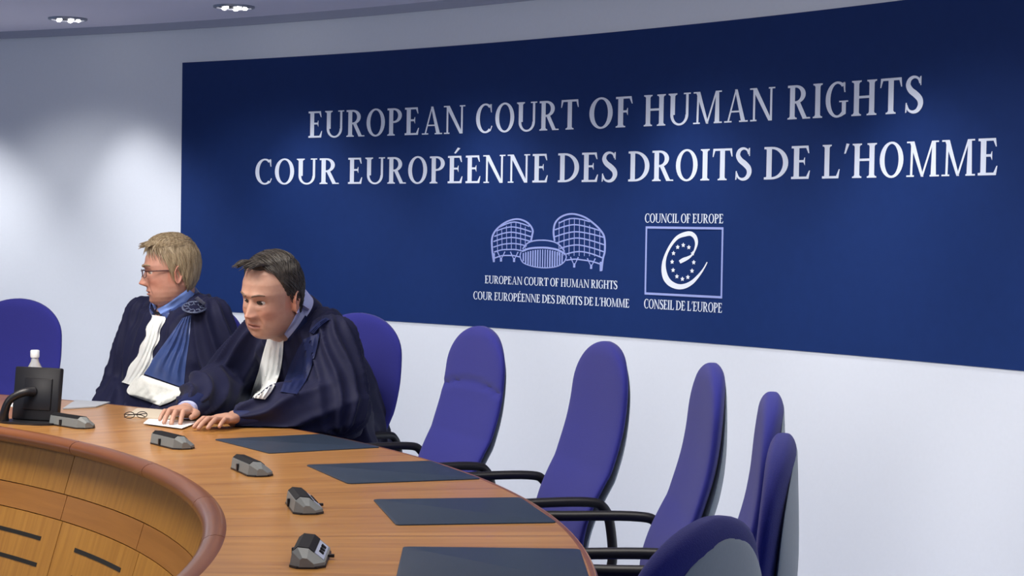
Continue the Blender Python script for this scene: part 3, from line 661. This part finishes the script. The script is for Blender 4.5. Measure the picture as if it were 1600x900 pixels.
def hand(bm, W, d, s, up_, curl=.0, thumb_in=0.0, spread=1.0, k=1.0):
    """W wrist centre, d direction of the fingers, s towards the thumb, both lying on the desk"""
    d = d.normalized(); s = (s-d*s.dot(d)).normalized(); u = up_
    palm0 = W; base = W+d*.012*k
    loft(bm, [ering(W-d*.05, s, u, .026*k, .021*k, 20), ering(W, s, u, .027*k, .019*k, 20), ering(W+d*.035*k+u*.003, s, u, .037*k, .018*k, 20), ering(W+d*.065*k+u*.004, s, u, .041*k, .016*k, 20), ering(W+d*.088*k+u*.002, s, u, .039*k, .012*k, 20), ering(W+d*.096*k, s, u, .030*k, .007*k, 20)])
    F = [(.029, .086, .044, .027, .022, .0088, .10), (.010, .090, .049, .030, .023, .0090, .03), (-.010, .087, .045, .028, .022, .0086, -.04), (-.028, .080, .034, .021, .019, .0076, -.13)]
    tips = []
    for i, (off, dist, l1, l2, l3, r, fan) in enumerate(F):
        fd = (d+s*fan*spread).normalized(); p = W+d*dist*k*.93+s*off*k+u*.004
        cu = curl*(1-.1*i)
        dirs = [(fd*math.cos(.12+cu*.3)+u*math.sin(.12-cu*.1)).normalized(), (fd*math.cos(.35+cu*.5)-u*math.sin(.35+cu*.5)).normalized(), (fd*math.cos(.5+cu*.8)-u*math.sin(.5+cu*.8)).normalized()]
        q = p; rr = r
        capsule(bm, W+d*.04*k+s*off*.7*k+u*.004, p, r*1.25, r*1.18)
        for l_, dd in zip((l1, l2, l3), dirs):
            q2 = q+dd*l_*k; q2.z = max(q2.z, TZ+.0085)
            capsule(bm, q, q2, rr*1.04*k, rr*.92*k); q = q2; rr *= .93
        tips.append(q)
    t0 = W+d*.022*k+s*.022*k-u*.002; t1 = t0+(d*.55+s*(.75-thumb_in)).normalized()*.038*k-u*.002; t2 = t1+(d*.9+s*(.30-thumb_in)).normalized()*.032*k-u*.004; t3 = t2+(d*.97+s*(.10-thumb_in)).normalized()*.026*k-u*.003
    for a, b, ra, rb in ((t0, t1, .016, .0125), (t1, t2, .0115, .0105), (t2, t3, .0102, .0085)):
        b.z = max(b.z, TZ+.0095); capsule(bm, a, b, ra*k, rb*k)
    return tips
def folds(me, bones, amp, seed=0, yclamp=True):
    """push the cloth out in soft pleats that run along each limb"""
    rnd = random.Random(seed); offs = [rnd.uniform(0, 6) for _ in bones]; me.update()
    nrm = [v.normal.copy() for v in me.vertices]
    for v, n_ in zip(me.vertices, nrm):
        p = v.co; best = None; tot = 0; acc = 0
        for i, (a, b, ref, cnt, am) in enumerate(bones):
            d = b-a; L = d.length; d = d/L; t = max(0, min(1, (p-a).dot(d)/L)); q = a+d*(t*L); r = p-q; dist = r.length
            x = (ref-d*ref.dot(d)).normalized(); y = d.cross(x); ph = math.atan2(r.dot(y), r.dot(x))
            nz = noise.noise(Vector((p.x*4.5+offs[i], p.y*4.5, p.z*4.5)))
            s_ = math.sin(cnt*ph+3.0*nz+t*1.2*(1+i)); val = (1-abs(s_))**1.5*2.2-.8
            wgt = 1/(dist**4+1e-5); acc += wgt*(val*am*(.55+.45*t)); tot += wgt
        dsp = acc/tot*amp + noise.noise(p*9)*amp*.45
        v.co = p+n_*dsp
        if yclamp:
            rr = math.hypot(v.co.x-CX, v.co.y-CY)
            if rr < 3.945 and v.co.z < TZ+.006 and v.co.z > TZ-.16: v.co.z = TZ+.0055
    co = {v.index: v.co.copy() for v in me.vertices}; nbr = {}
    for e in me.edges:
        a, b = e.vertices; nbr.setdefault(a, []).append(b); nbr.setdefault(b, []).append(a)
    for _ in range(3):
        new = {}
        for i, ns in nbr.items(): new[i] = co[i]*.5+sum((co[k] for k in ns), Vector())*(.5/len(ns))
        co = new
    for i, c in co.items(): me.vertices[i].co = c
    me.update()
def tones(me, headX, base, lipc, extra=()):
    """skin tones: lips, cheeks, nose tip, ears, darker eye sockets; shade painted between the lips"""
    inv = headX.inverted(); ca = me.color_attributes.new('tone', 'FLOAT_COLOR', 'POINT')
    for v in me.vertices:
        q = inv @ v.co; c = Vector(base); ay = abs(q.y)
        if q.x > .02:
            dk = g(q.z+.0725, .0018)*(1 if ay < .024 else 0); l = g(q.z+.0725, .0085)*(1 if ay < .022 else g(ay-.022, .004)); c = c.lerp(Vector(lipc), .75*min(1, l**1.5)); c = c.lerp(Vector((.10, .03, .025)), .8*dk)  # lip colour, and a dark line painted as the shade between the lips
            r = .45*g(q.z+.035, .022)*g(ay-.045, .025)+.55*g(q.z+.042, .013)*g(q.y, .018); c = c.lerp(Vector((base[0]*1.02, base[1]*.66, base[2]*.60)), min(1, r))
            e = g(q.z-.0, .010)*g(ay-.030, .018); c = c.lerp(Vector((base[0]*.72, base[1]*.58, base[2]*.55)), .35*e)  # darker, redder skin round the eyes
        elif ay > .070: c = c.lerp(Vector((base[0]*1.0, base[1]*.66, base[2]*.60)), .6*g(q.z+.012, .035))
        ca.data[v.index].color = (*c, 1)
def eyes(root, X, col=m_iris):
    for s in (-1, 1):
        c = Vector((.0643, s*.0300, -.0005)); bm = bmesh.new()
        bmesh.ops.create_uvsphere(bm, u_segments=24, v_segments=16, radius=.0114)
        for f in bm.faces:
            f.material_index = 1 if f.calc_center_median().normalized().dot(Vector((.96, 0, -.12)).normalized()) > .905 else 0
        bm.transform(X @ Matrix.Translation(c)); o = wlink('eye', bm, m_eyew, root); o.data.materials.append(m_iris)
def brows(root, X, mat, lift=0.0):
    for s in (-1, 1):
        bm = bmesh.new(); pts = []
        for i in range(9):
            u = i/8; y = s*(.012+.036*u); z = .0195+.006*math.sin(PI*u*.8)+lift; p = min((head_point(t, z) for t in [s*(.02+.012*k) for k in range(80)]), key=lambda q: abs(q.y-y)); pts.append(X @ (p+Vector((.0015, 0, 0))))
        tube(bm, pts, [.0012+.0022*math.sin(PI*min(1, .15+.8*i/8)) for i in range(9)], 8); wlink('eyebrow', bm, mat, root)
def hair(root, X, mat, thick, mask, flow, nstr, seed, jowl=0.0, lens=(.03, .06), rad=.0022):
    rnd = random.Random(seed); bm = bmesh.new(); n, m = 90, 110; rings = []
    for i in range(n+1):
        z = .120-.19*i/n; row = []
        for k in range(m):
            t = 2*PI*k/m; p = head_point(t, z, jowl, 0); q = Vector((p.x+.012, p.y, p.z+.01)); nn = Vector((q.x/.011, q.y/.0075, q.z/.013)).normalized()
            mk = mask(p, t); h = thick(p)
            nz = noise.noise(Vector((p.x*50, p.y*50, p.z*14)))*.0014
            off = -.005+(h+.005)*max(0, min(1, mk))+nz*max(0, min(1, mk))
            row.append(X @ (p+nn*off))
        rings.append(row)
    loft(bm, rings)
    cnt = 0
    while cnt < nstr:
        t = rnd.uniform(0, 2*PI); z = rnd.uniform(-.065, .119); p = head_point(t, z, jowl, 0)
        if mask(p, t) < .6 or (p.x > .035 and p.z < .10): continue
        cnt += 1; L = rnd.uniform(*lens); pts = []; cur = p.copy(); jit = rnd.uniform(-.12, .12)
        for j in range(7):
            q = Vector((cur.x+.012, cur.y, cur.z+.01)); nn = Vector((q.x/.011, q.y/.0075, q.z/.013)).normalized()
            pts.append(X @ (cur+nn*(thick(cur)*.92+.0016*rnd.random()+.001)))
            f = flow(cur); f = f-nn*f.dot(nn); f.normalize(); sd = nn.cross(f); cur = cur+(f+sd*jit).normalized()*L/6
            # pull back onto the skull
            if cur.z < .118 and cur.z > -.1:
                xf, xb, w_ = lerp_tab(HT, cur.z); xc = -.012; a = (xf-xc) if cur.x > xc else (xc-xb)
                k_ = math.sqrt(((cur.x-xc)/max(a, .01))**2+(cur.y/max(w_, .01))**2)
                if k_ > .3: cur = Vector((xc+(cur.x-xc)/k_, cur.y/k_, cur.z)) if cur.z < .10 else cur
            else: cur.z = min(cur.z, .119)
        r0 = rad*rnd.uniform(.7, 1.3)
        tube(bm, pts, [r0*x for x in (.3, .8, 1, 1, .85, .6, .15)], 5)
    return wlink('hair', bm, mat, root, 70)
from mathutils.bvhtree import BVHTree
def drape(root, name, me_world_bvh, rows, mat, off, thick, pleat=0.0, npl=5, nu=16, nv=22, scal=0.0):
    """cloth piece lying on the robe: rows are (left point, right point) seen from the front, dropped onto the garment"""
    org = Vector((0, 0, EYE)); P = []
    R = [spline([Vector((*r[0], 0)) for r in rows], max(2, nv//(len(rows)-1))), spline([Vector((*r[1], 0)) for r in rows], max(2, nv//(len(rows)-1)))]
    last = None
    grid = []
    for j in range(len(R[0])):
        row = []
        for i in range(nu+1):
            u = i/nu; p2 = R[0][j].lerp(R[1][j], u)
            if scal: p2 = p2+Vector((scal*math.sin(j*1.1), 0, 0))*(abs(2*u-1)**3)
            d = (at(p2.x, p2.y, 6.0)-org).normalized(); h = me_world_bvh.ray_cast(org, d)
            if h[0] is None: dep = last if last else 6.2
            else: dep = (h[0]-org).length
            last = dep; row.append((d, dep))
        grid.append(row)
    for _ in range(3):      # relax the depth so that it falls like cloth
        g2 = [[c[1] for c in r] for r in grid]
        for j in range(len(grid)):
            for i in range(nu+1):
                nb = [g2[jj][ii] for jj in (j-1, j, j+1) for ii in (i-1, i, i+1) if 0 <= jj < len(grid) and 0 <= ii <= nu]
                grid[j][i] = (grid[j][i][0], min(g2[j][i], .5*g2[j][i]+.5*sum(nb)/len(nb)))
    bm = bmesh.new(); fr_, bk = [], []
    for j, r in enumerate(grid):
        fr_.append([]); bk.append([])
        for i, (d, dep) in enumerate(r):
            u = i/nu; pl = pleat*math.sin(2*PI*npl*u+.6*math.sin(j*.5)); edge = min(1, 5*min(u, 1-u, j/(len(grid)-1)+.02, 1-j/(len(grid)-1)+.02))
            fr_[-1].append(bm.verts.new(org+d*(dep-off-(thick+pl)*edge))); bk[-1].append(bm.verts.new(org+d*(dep-off+.004)))
    J, I = len(grid)-1, nu
    for j in range(J):
        for i in range(I):
            bm.faces.new((fr_[j][i], fr_[j][i+1], fr_[j+1][i+1], fr_[j+1][i])); bm.faces.new((bk[j][i], bk[j+1][i], bk[j+1][i+1], bk[j][i+1]))
    for j in range(J):
        bm.faces.new((fr_[j][0], fr_[j+1][0], bk[j+1][0], bk[j][0])); bm.faces.new((fr_[j][I], bk[j][I], bk[j+1][I], fr_[j+1][I]))
    for i in range(I):
        bm.faces.new((fr_[0][i], bk[0][i], bk[0][i+1], fr_[0][i+1])); bm.faces.new((fr_[J][i], fr_[J][i+1], bk[J][i+1], bk[J][i]))
    return wlink(name, bm, mat, root, 50)
UP = Vector((0, 0, 1))
def frame(center, f, pitch=0.0, roll=0.0, k=1.0):
    f = Vector((f[0], f[1], 0)).normalized(); l = UP.cross(f)
    R = Matrix((f, l, UP)).transposed().to_4x4()
    return Matrix.Translation(center) @ R @ Matrix.Rotation(pitch, 4, 'Y') @ Matrix.Rotation(roll, 4, 'X') @ Matrix.Diagonal((k, k, k, 1))
def collar(root, name, c, f, tilt, r0, r1, h, mat, gap=.35, side=0.0):
    """standing band round the neck, open at the throat"""
    f = f.normalized(); l = UP.cross(f); ax = (UP*math.cos(tilt)+f*math.sin(tilt)).normalized(); fx = (f-ax*f.dot(ax)).normalized()
    bm = bmesh.new(); rings = []
    for i in range(41):
        t = gap+(2*PI-2*gap)*i/40; d = fx*math.cos(t)*1.06+l*math.sin(t); lift = -.016*max(0, math.cos(t))
        rings.append([c+d*r0+ax*lift, c+d*r1+ax*(h*(1-.25*max(0, math.cos(t)))+lift), c+d*(r1+.005)+ax*(h*(1-.25*max(0, math.cos(t)))+lift-.001), c+d*(r0+.006)+ax*lift])
    loft(bm, rings); return wlink(name, bm, mat, root, 60)
# ============ the man leaning over the papers
def man_front():
    f = Vector((-.73, -.68, 0)).normalized(); l = UP.cross(f)
    hip = atz(508, .50, 6.33); root = empty('person', (hip.x, hip.y, 0)); tag(root, 'person with dark hair in navy robe leaning forward with both hands on papers', 'person')
    nb = atz(468, 1.035, 6.20); hc = at(424, 462, 6.05); X = frame(hc, (-.60, -.80), math.radians(12), math.radians(-6), 1.08)
    shL, shR = nb+l*.175-UP*.03, nb-l*.175-UP*.02
    elL = atz(530, .795, 5.97); wrL = tab(366, 654, .026); elR = atz(352, .81, 6.52); wrR = tab(291, 641, .035)
    # body
    bm = bmesh.new(); head_mesh(bm, X, .006)
    for s in (-1, 1): ear(bm, X, s)
    capsule(bm, X @ Vector((-.022, 0, -.045)), nb-UP*.03, .064, .068); capsule(bm, X @ Vector((.01, 0, -.085)), nb+f*.02-UP*.02, .045, .050)
    capsule(bm, nb-UP*.06-f*.03, hip+UP*.25, .07, .10); capsule(bm, shR-f*.03, shL-f*.03, .045, .045)
    for a, b, c in ((shL, elL, wrL), (shR, elR, wrR)): capsule(bm, a, b, .045, .038); capsule(bm, b, c, .038, .026)
    dL = (tab(284, 669)-tab(368, 656)); dL.z = 0; sL = Vector((dL.y, -dL.x, 0)); sL = sL if sL.y > 0 else -sL
    hand(bm, wrL-dL.normalized()*.004, dL, sL, UP, .10, .2, k=1.0)
    dR = (tab(240, 660)-tab(291, 646)); dR.z = 0; sR = Vector((dR.y, -dR.x, 0)); sR = sR if sR.y < 0 else -sR
    hand(bm, wrR, dR, sR, UP, .55, .15, k=1.0)
    me = remesh(bm, .0024, 2, .4); tones(me, X, (.50, .285, .205), (.46, .17, .14)); HB = ([v.co.copy() for v in me.vertices], [tuple(p.vertices) for p in me.polygons]); body = obj_me('body', me, m_skin, root)
    eyes(root, X); hm = hair_mat('dark_grey_hair', (.012, .010, .009), (.052, .043, .036)); brows(root, X, hair_mat('faded_brown_hair', (.10, .06, .04), (.17, .10, .07)))
    def mask(p, t):
        ay = abs(p.y)
        if p.x > .040: line = .088+.25*max(0, ay-.02)
        elif p.x > .010: line = .075-(.040-p.x)*2.4
        elif p.x > -.012: line = -.012
        else: line = -.045-(-.012-p.x)*.35
        if ay > .052 and -.040 < p.x < .006 and p.z < .022: return 0
        return (p.z-line)/.010
    hair(root, X, hm, lambda p: .0045+.008*max(0, p.z/.12), mask, lambda p: Vector((-.55, .15 if p.y > 0 else -.15, -.75)) if p.z < .075 else Vector((.25, .9, -.05)), 900, 3, .006, (.05, .09), .0017)
    bm = bmesh.new(); rnd = random.Random(5)
    for i in range(60):     # the quiff that stands off the forehead
        y = rnd.uniform(-.045, .03); a = Vector((.030+rnd.uniform(-.012, .012), y+.015, .104)); b = Vector((.068, y, .112+rnd.uniform(-.004, .006))); c = Vector((.098+rnd.uniform(-.012, .010), y-.012, .104+rnd.uniform(-.008, .008)))
        tube(bm, [X @ p for p in spline([a, b, c], 4)], [.0035, .0035, .0032, .003, .003, .0028, .002, .0012, .0005], 5)
    wlink('hair_quiff', bm, hm, root, 60)
    # robe
    bm = bmesh.new(); W = lambda px, z, y: atz(px, z, y)
    sp = [(W(515, .46, 6.36), .24, .20), (W(512, .62, 6.35), .245, .19), (W(505, .78, 6.31), .24, .165), (W(492, .90, 6.26), .225, .150), (W(480, .98, 6.23), .205, .130), (nb-UP*.012, .165, .100), (nb+UP*.028, .095, .078), (nb+UP*.040+f*.01, .066, .062)]
    loft(bm, [ering(c, l, f, a, b) for c, a, b in sp])
    for a, b, c, rr in ((shL, elL, wrL, (.082, .100, .088, .050)), (shR, elR, wrR, (.080, .092, .088, .050))):
        capsule(bm, a, b, rr[0], rr[1], 20); d = (c-b); capsule(bm, b, b+d*.55, rr[1], rr[2], 20); capsule(bm, b+d*.55, b+d*.86, rr[2], rr[3], 20)
    capsule(bm, nb-f*.03-l*.10, nb-f*.03+l*.10, .070, .070); capsule(bm, nb-UP*.045, nb+f*.045-UP*.055, .075, .066)
    capsule(bm, shL-f*.05-UP*.035, W(556, .62, 6.22), .055, .095, 20); capsule(bm, shL-UP*.01, W(545, .66, 6.10), .06, .095, 20)
    me = remesh(bm, .0065, 14, .5)
    folds(me, [(shL, elL, UP, 5, 1.5), (elL, wrL, UP, 3, 1.0), (shR, elR, UP, 4, 1.4), (elR, wrR, UP, 3, 1.0), (nb, W(508, .5, 6.33), f, 8, .7)], .0135, 2)
    bvh = BVHTree.FromPolygons([v.co.copy() for v in me.vertices], [tuple(p.vertices) for p in me.polygons])
    obj_me('robe', me, m_robe, root)
    drape(root, 'jabot', bvh, [((418, 528), (443, 532)), ((410, 556), (441, 560)), ((404, 580), (436, 586)), ((396, 604), (425, 610)), ((391, 621), (414, 624))], m_jabot, .010, .012, .005, 4, 24)
    drape(root, 'sash', bvh, [((474, 530), (500, 520)), ((458, 560), (492, 555)), ((446, 590), (480, 590)), ((438, 612), (464, 616))], m_satin2, .007, .005, .002, 3)
    drape(root, 'shoulder_strap', bvh, [((482, 518), (491, 522)), ((496, 504), (504, 508)), ((509, 496), (516, 499))], m_satin2, .007, .006, .002, 4)
    bvn = BVHTree.FromPolygons([v.co.copy() for v in me.vertices]+HB[0], [tuple(p.vertices) for p in me.polygons]+[tuple(i+len(me.vertices) for i in t) for t in HB[1]])
    drape(root, 'shirt_collar_fold', bvn, [((472, 471), (485, 479)), ((464, 488), (476, 497)), ((455, 505), (465, 513)), ((444, 522), (451, 530))], m_shirt, .006, .006, 0, 1, 10)
    drape(root, 'robe_collar_fold', bvn, [((485, 478), (503, 484)), ((474, 497), (492, 508)), ((463, 513), (479, 527)), ((449, 530), (462, 543))], m_satin2, .010, .006, 0, 1, 10)
    collar(root, 'shirt_collar', nb+UP*.036+f*.026+l*.006, f, .90, .073, .079, .056, m_shirt, .18)
    collar(root, 'robe_collar', nb+UP*.012+f*.006, f, .80, .088, .084, .040, m_robe, .35)
    bm = bmesh.new(); tube(bm, [nb+f*.105+l*.025-UP*.012, nb+f*.115-UP*.016, nb+f*.105-l*.025-UP*.012], .009, 8); wlink('neck_ribbon', bm, m_black, root)
    d = (wrL-elL).normalized(); sd = d.cross(UP).normalized(); u2 = sd.cross(d)
    bm = bmesh.new(); loft(bm, [ering(wrL+d*x, sd, u2, a, a*.72, 28) for x, a in ((-.085, .044), (-.03, .040), (.0, .036), (.004, .034), (.0, .031))]); wlink('satin_cuff', bm, m_satin2, root)
    d = (wrR-elR).normalized(); sd = d.cross(UP).normalized(); u2 = sd.cross(d)
    bm = bmesh.new(); loft(bm, [ering(wrR+d*x, sd, u2, a, a*.85, 28) for x, a in ((-.06, .034), (-.01, .033), (.006, .032), (.006, .029))]); wlink('shirt_cuff', bm, m_shirt, root)
    bm = bmesh.new(); loft(bm, [ering(wrR+d*x, sd, u2, a, a*.85, 28) for x, a in ((-.10, .050), (-.035, .042), (-.018, .039), (-.018, .036))]); wlink('satin_cuff', bm, m_satin2, root)
man_front()
# ============ the man with glasses
def man_back():
    f = Vector((-.62, -.78, 0)).normalized(); l = UP.cross(f)
    hip = atz(266, .50, 6.86); root = empty('person', (hip.x, hip.y, 0)); tag(root, 'person with blond grey hair and glasses sitting upright in navy robe with blue sash', 'person')
    nb = atz(278, 1.075, 6.84); hc = at(266, 423, 6.78); X = frame(hc, (-.95, -.31), math.radians(4), 0, 1.0)
    shL, shR = nb+l*.175-UP*.045, nb-l*.175-UP*.045
    elL = shL+Vector((.06, -.02, -.27)); wrL = elL+f*.20-l*.14-UP*.02; elR = shR+Vector((-.07, .02, -.27)); wrR = elR+f*.16+l*.10-UP*.04
    for p in (wrL, wrR): p.z = .62
    bm = bmesh.new(); head_mesh(bm, X, .002)
    for s in (-1, 1): ear(bm, X, s)
    capsule(bm, X @ Vector((-.024, 0, -.05)), nb-UP*.03, .060, .066); capsule(bm, X @ Vector((.012, 0, -.09)), nb+f*.03-UP*.02, .042, .05)
    capsule(bm, nb-UP*.06, hip+UP*.25, .10, .12); capsule(bm, shR, shL, .055, .055)
    for a, b, c, s in ((shL, elL, wrL, -l), (shR, elR, wrR, l)):
        capsule(bm, a, b, .045, .038); capsule(bm, b, c, .038, .026)
    me = remesh(bm, .0024, 2, .4)
    tones(me, X, (.52, .275, .205), (.42, .17, .15)); HB = ([v.co.copy() for v in me.vertices], [tuple(p.vertices) for p in me.polygons]); obj_me('body', me, m_skin, root)
    for c, s in ((wrL, -l), (wrR, l)):
        pass
    eyes(root, X); hm = hair_mat('blond_grey_hair', (.15, .105, .058), (.33, .26, .165)); brows(root, X, hm)
    def mask(p, t):
        ay = abs(p.y)
        if p.x > .045: line = .088+.1*max(0, ay-.02)
        elif p.x > .012: line = .080-(.045-p.x)*2.4
        elif p.x > -.012: line = .0
        else: line = -.056-(-.012-p.x)*.30
        if ay > .050 and -.040 < p.x < .006 and p.z < .024: return 0
        return (p.z-line)/.012
    hair(root, X, hm, lambda p: .0065+.010*max(0, p.z/.12), mask, lambda p: Vector((-.30, 0, -.95)) if p.z < .080 else Vector((.80, .35, -.1)), 1300, 8, .002, (.05, .09), .0018)
    bm = bmesh.new(); rnd = random.Random(9)
    for i in range(70):
        y = rnd.uniform(-.05, .05); a = Vector((.020+rnd.uniform(-.012, .012), y, .110-abs(y)*.25)); b = Vector((.060, y*1.05, .112-abs(y)*.3)); c = Vector((.092+rnd.uniform(-.010, .012), y*1.1, .102+rnd.uniform(-.006, .006)-abs(y)*.3))
        tube(bm, [X @ p for p in spline([a, b, c], 4)], [.0035, .0035, .0034, .0032, .003, .0028, .0022, .0014, .0005], 5)
    wlink('fringe', bm, hm, root, 60)
    # glasses
    m_fr = M('dark_red_frame', (.055, .008, .010), .3); m_lens = M('clear_lens', (.96, .97, .98), .0, trans=1.0); m_lens.node_tree.nodes['Principled BSDF'].inputs['IOR'].default_value = 1.08
    gr = bpy.data.objects.new('glasses', None); COL.objects.link(gr); gr.parent = root
    def gl_(name, bm, mat): bm.transform(root.matrix_basis.inverted()); return link(name, bm, mat, gr, 60)
    for s in (-1, 1):
        c = Vector((.098, s*.032, -.004)); pts = []
        for k in range(28):
            t = 2*PI*k/28; y = .0245*math.copysign(abs(math.cos(t))**.6, math.cos(t)); z = .0145*math.copysign(abs(math.sin(t))**.6, math.sin(t)); pts.append(c+Vector((-.006*(abs(y*s+.0)/.0245)**2*(1 if y*s > 0 else 0), y, z)))
        bm = bmesh.new(); tube(bm, [X @ p for p in pts], .0013, 6, close=True); gl_('rim', bm, m_fr)
        bm = bmesh.new(); vs = [bm.verts.new(X @ (c+(p-c)*.97)) for p in pts]; bm.faces.new(vs); r = bmesh.ops.extrude_face_region(bm, geom=bm.faces[:]); 
        for v in r['geom']:
            if isinstance(v, bmesh.types.BMVert): v.co = v.co+(X.to_3x3() @ Vector((-.0012, 0, 0)))
        gl_('lens', bm, m_lens)
        bm = bmesh.new(); tube(bm, [X @ Vector(p) for p in ((.096, s*.057, .004), (.088, s*.068, .005), (.03, s*.079, .004), (-.020, s*.082, .002), (-.034, s*.080, -.012))], [.0018, .0024, .0024, .002, .0015], 8); gl_('temple', bm, m_fr)
    bm = bmesh.new(); tube(bm, [X @ Vector(p) for p in ((.098, -.008, .002), (.101, 0, .004), (.098, .008, .002))], .0014, 6); gl_('bridge', bm, m_fr)
    # robe
    bm = bmesh.new()
    sp = [(hip-UP*.02, .23, .19), (hip+UP*.14, .24, .175), (hip+UP*.26+f*.0, .235, .155), (nb-UP*.20, .225, .145), (nb-UP*.09, .205, .125), (nb-UP*.030, .150, .098), (nb+UP*.010, .088, .074), (nb+UP*.022, .066, .064)]
    loft(bm, [ering(c, l, f, a, b) for c, a, b in sp])
    for a, b, c, rr in ((shL, elL, wrL, (.078, .095, .10, .08)), (shR, elR, wrR, (.075, .090, .10, .08))):
        capsule(bm, a, b, rr[0], rr[1], 20); d = c-b; capsule(bm, b, b+d*.8, rr[1], rr[2], 20)
    capsule(bm, nb-f*.02-l*.10-UP*.02, nb-f*.02+l*.10-UP*.02, .066, .066)
    me = remesh(bm, .0065, 14, .5)
    folds(me, [(shL, elL, UP, 5, 1.4), (elL, wrL, UP, 4, .9), (shR, elR, UP, 5, 1.2), (elR, wrR, UP, 4, .9), (nb, hip, f, 8, .6)], .0125, 6)
    bvh = BVHTree.FromPolygons([v.co.copy() for v in me.vertices], [tuple(p.vertices) for p in me.polygons])
    obj_me('robe', me, m_robe, root)
    drape(root, 'jabot', bvh, [((237, 492), (258, 495)), ((229, 515), (251, 520)), ((221, 540), (241, 548)), ((206, 568), (231, 578)), ((190, 597), (212, 604))], m_jabot, .004, .010, .005, 4, 24, scal=2.0)
    drape(root, 'sash', bvh, [((285, 497), (299, 492)), ((265, 525), (296, 528)), ((243, 555), (291, 565)), ((222, 583), (287, 606))], m_satin, .002, .008, .005, 4, 24)
    drape(root, 'fur_band', bvh, [((217, 584), (284, 607)), ((205, 598), (280, 618)), ((198, 610), (268, 627)), ((202, 617), (250, 634))], m_fur, .008, .018, .002, 6, 24)
    bvn = BVHTree.FromPolygons([v.co.copy() for v in me.vertices]+HB[0], [tuple(p.vertices) for p in me.polygons]+[tuple(i+len(me.vertices) for i in t) for t in HB[1]])
    drape(root, 'shirt_collar_fold', bvn, [((294, 451), (309, 463)), ((279, 462), (291, 474)), ((262, 474), (270, 484)), ((245, 483), (251, 491))], m_shirtb, .006, .006, 0, 1, 10)
    drape(root, 'robe_collar_fold', bvn, [((309, 463), (322, 474)), ((291, 474), (303, 487)), ((271, 484), (281, 496)), ((253, 490), (260, 499))], m_satin, .009, .006, 0, 1, 10)
    collar(root, 'shirt_collar', nb+UP*.016+f*.014, f, .50, .071, .073, .046, m_shirtb, .25)
    collar(root, 'robe_collar', nb-UP*.006+f*.012, f, .48, .092, .082, .044, m_satin, .30)
    bm = bmesh.new(); tube(bm, [nb+f*.088+l*.02-UP*.028, nb+f*.092-UP*.032, nb+f*.088-l*.02-UP*.028], .007, 8); wlink('neck_ribbon', bm, m_black, root)
    # braided rosette on the left shoulder
    c = at(304, 484, 6.2); org = Vector((0, 0, EYE)); dd = (c-org).normalized(); h = bvh.ray_cast(org, dd)
    if h[0] is not None:
        n_ = h[1] if h[1].dot(dd) < 0 else -h[1]; n_ = (n_*.25+UP*1.0-dd*.28).normalized(); ax = n_.orthogonal().normalized(); ay = n_.cross(ax); c = h[0]+n_*.010
        bm = bmesh.new()
        for k in range(10):
            t = 2*PI*k/10; cc = c+(ax*math.cos(t)+ay*math.sin(t))*.030
            tube(bm, [cc+(ax*math.cos(q)+ay*math.sin(q))*.011+n_*.002*math.sin(3*q) for q in [2*PI*j/12 for j in range(12)]], .0018, 6, close=True)
        tube(bm, [c+(ax*math.cos(q)+ay*math.sin(q))*.042 for q in [2*PI*j/28 for j in range(28)]], .003, 6, close=True)
        wlink('rosette', bm, m_braid, root); bm = bmesh.new(); loft(bm, [[c+n_*z+(ax*math.cos(t)+ay*math.sin(t))*r for t in [2*PI*k/24 for k in range(24)]] for z, r in ((-.006, .041), (.0, .040))])
        wlink('rosette_base', bm, m_robe, root)
man_back()
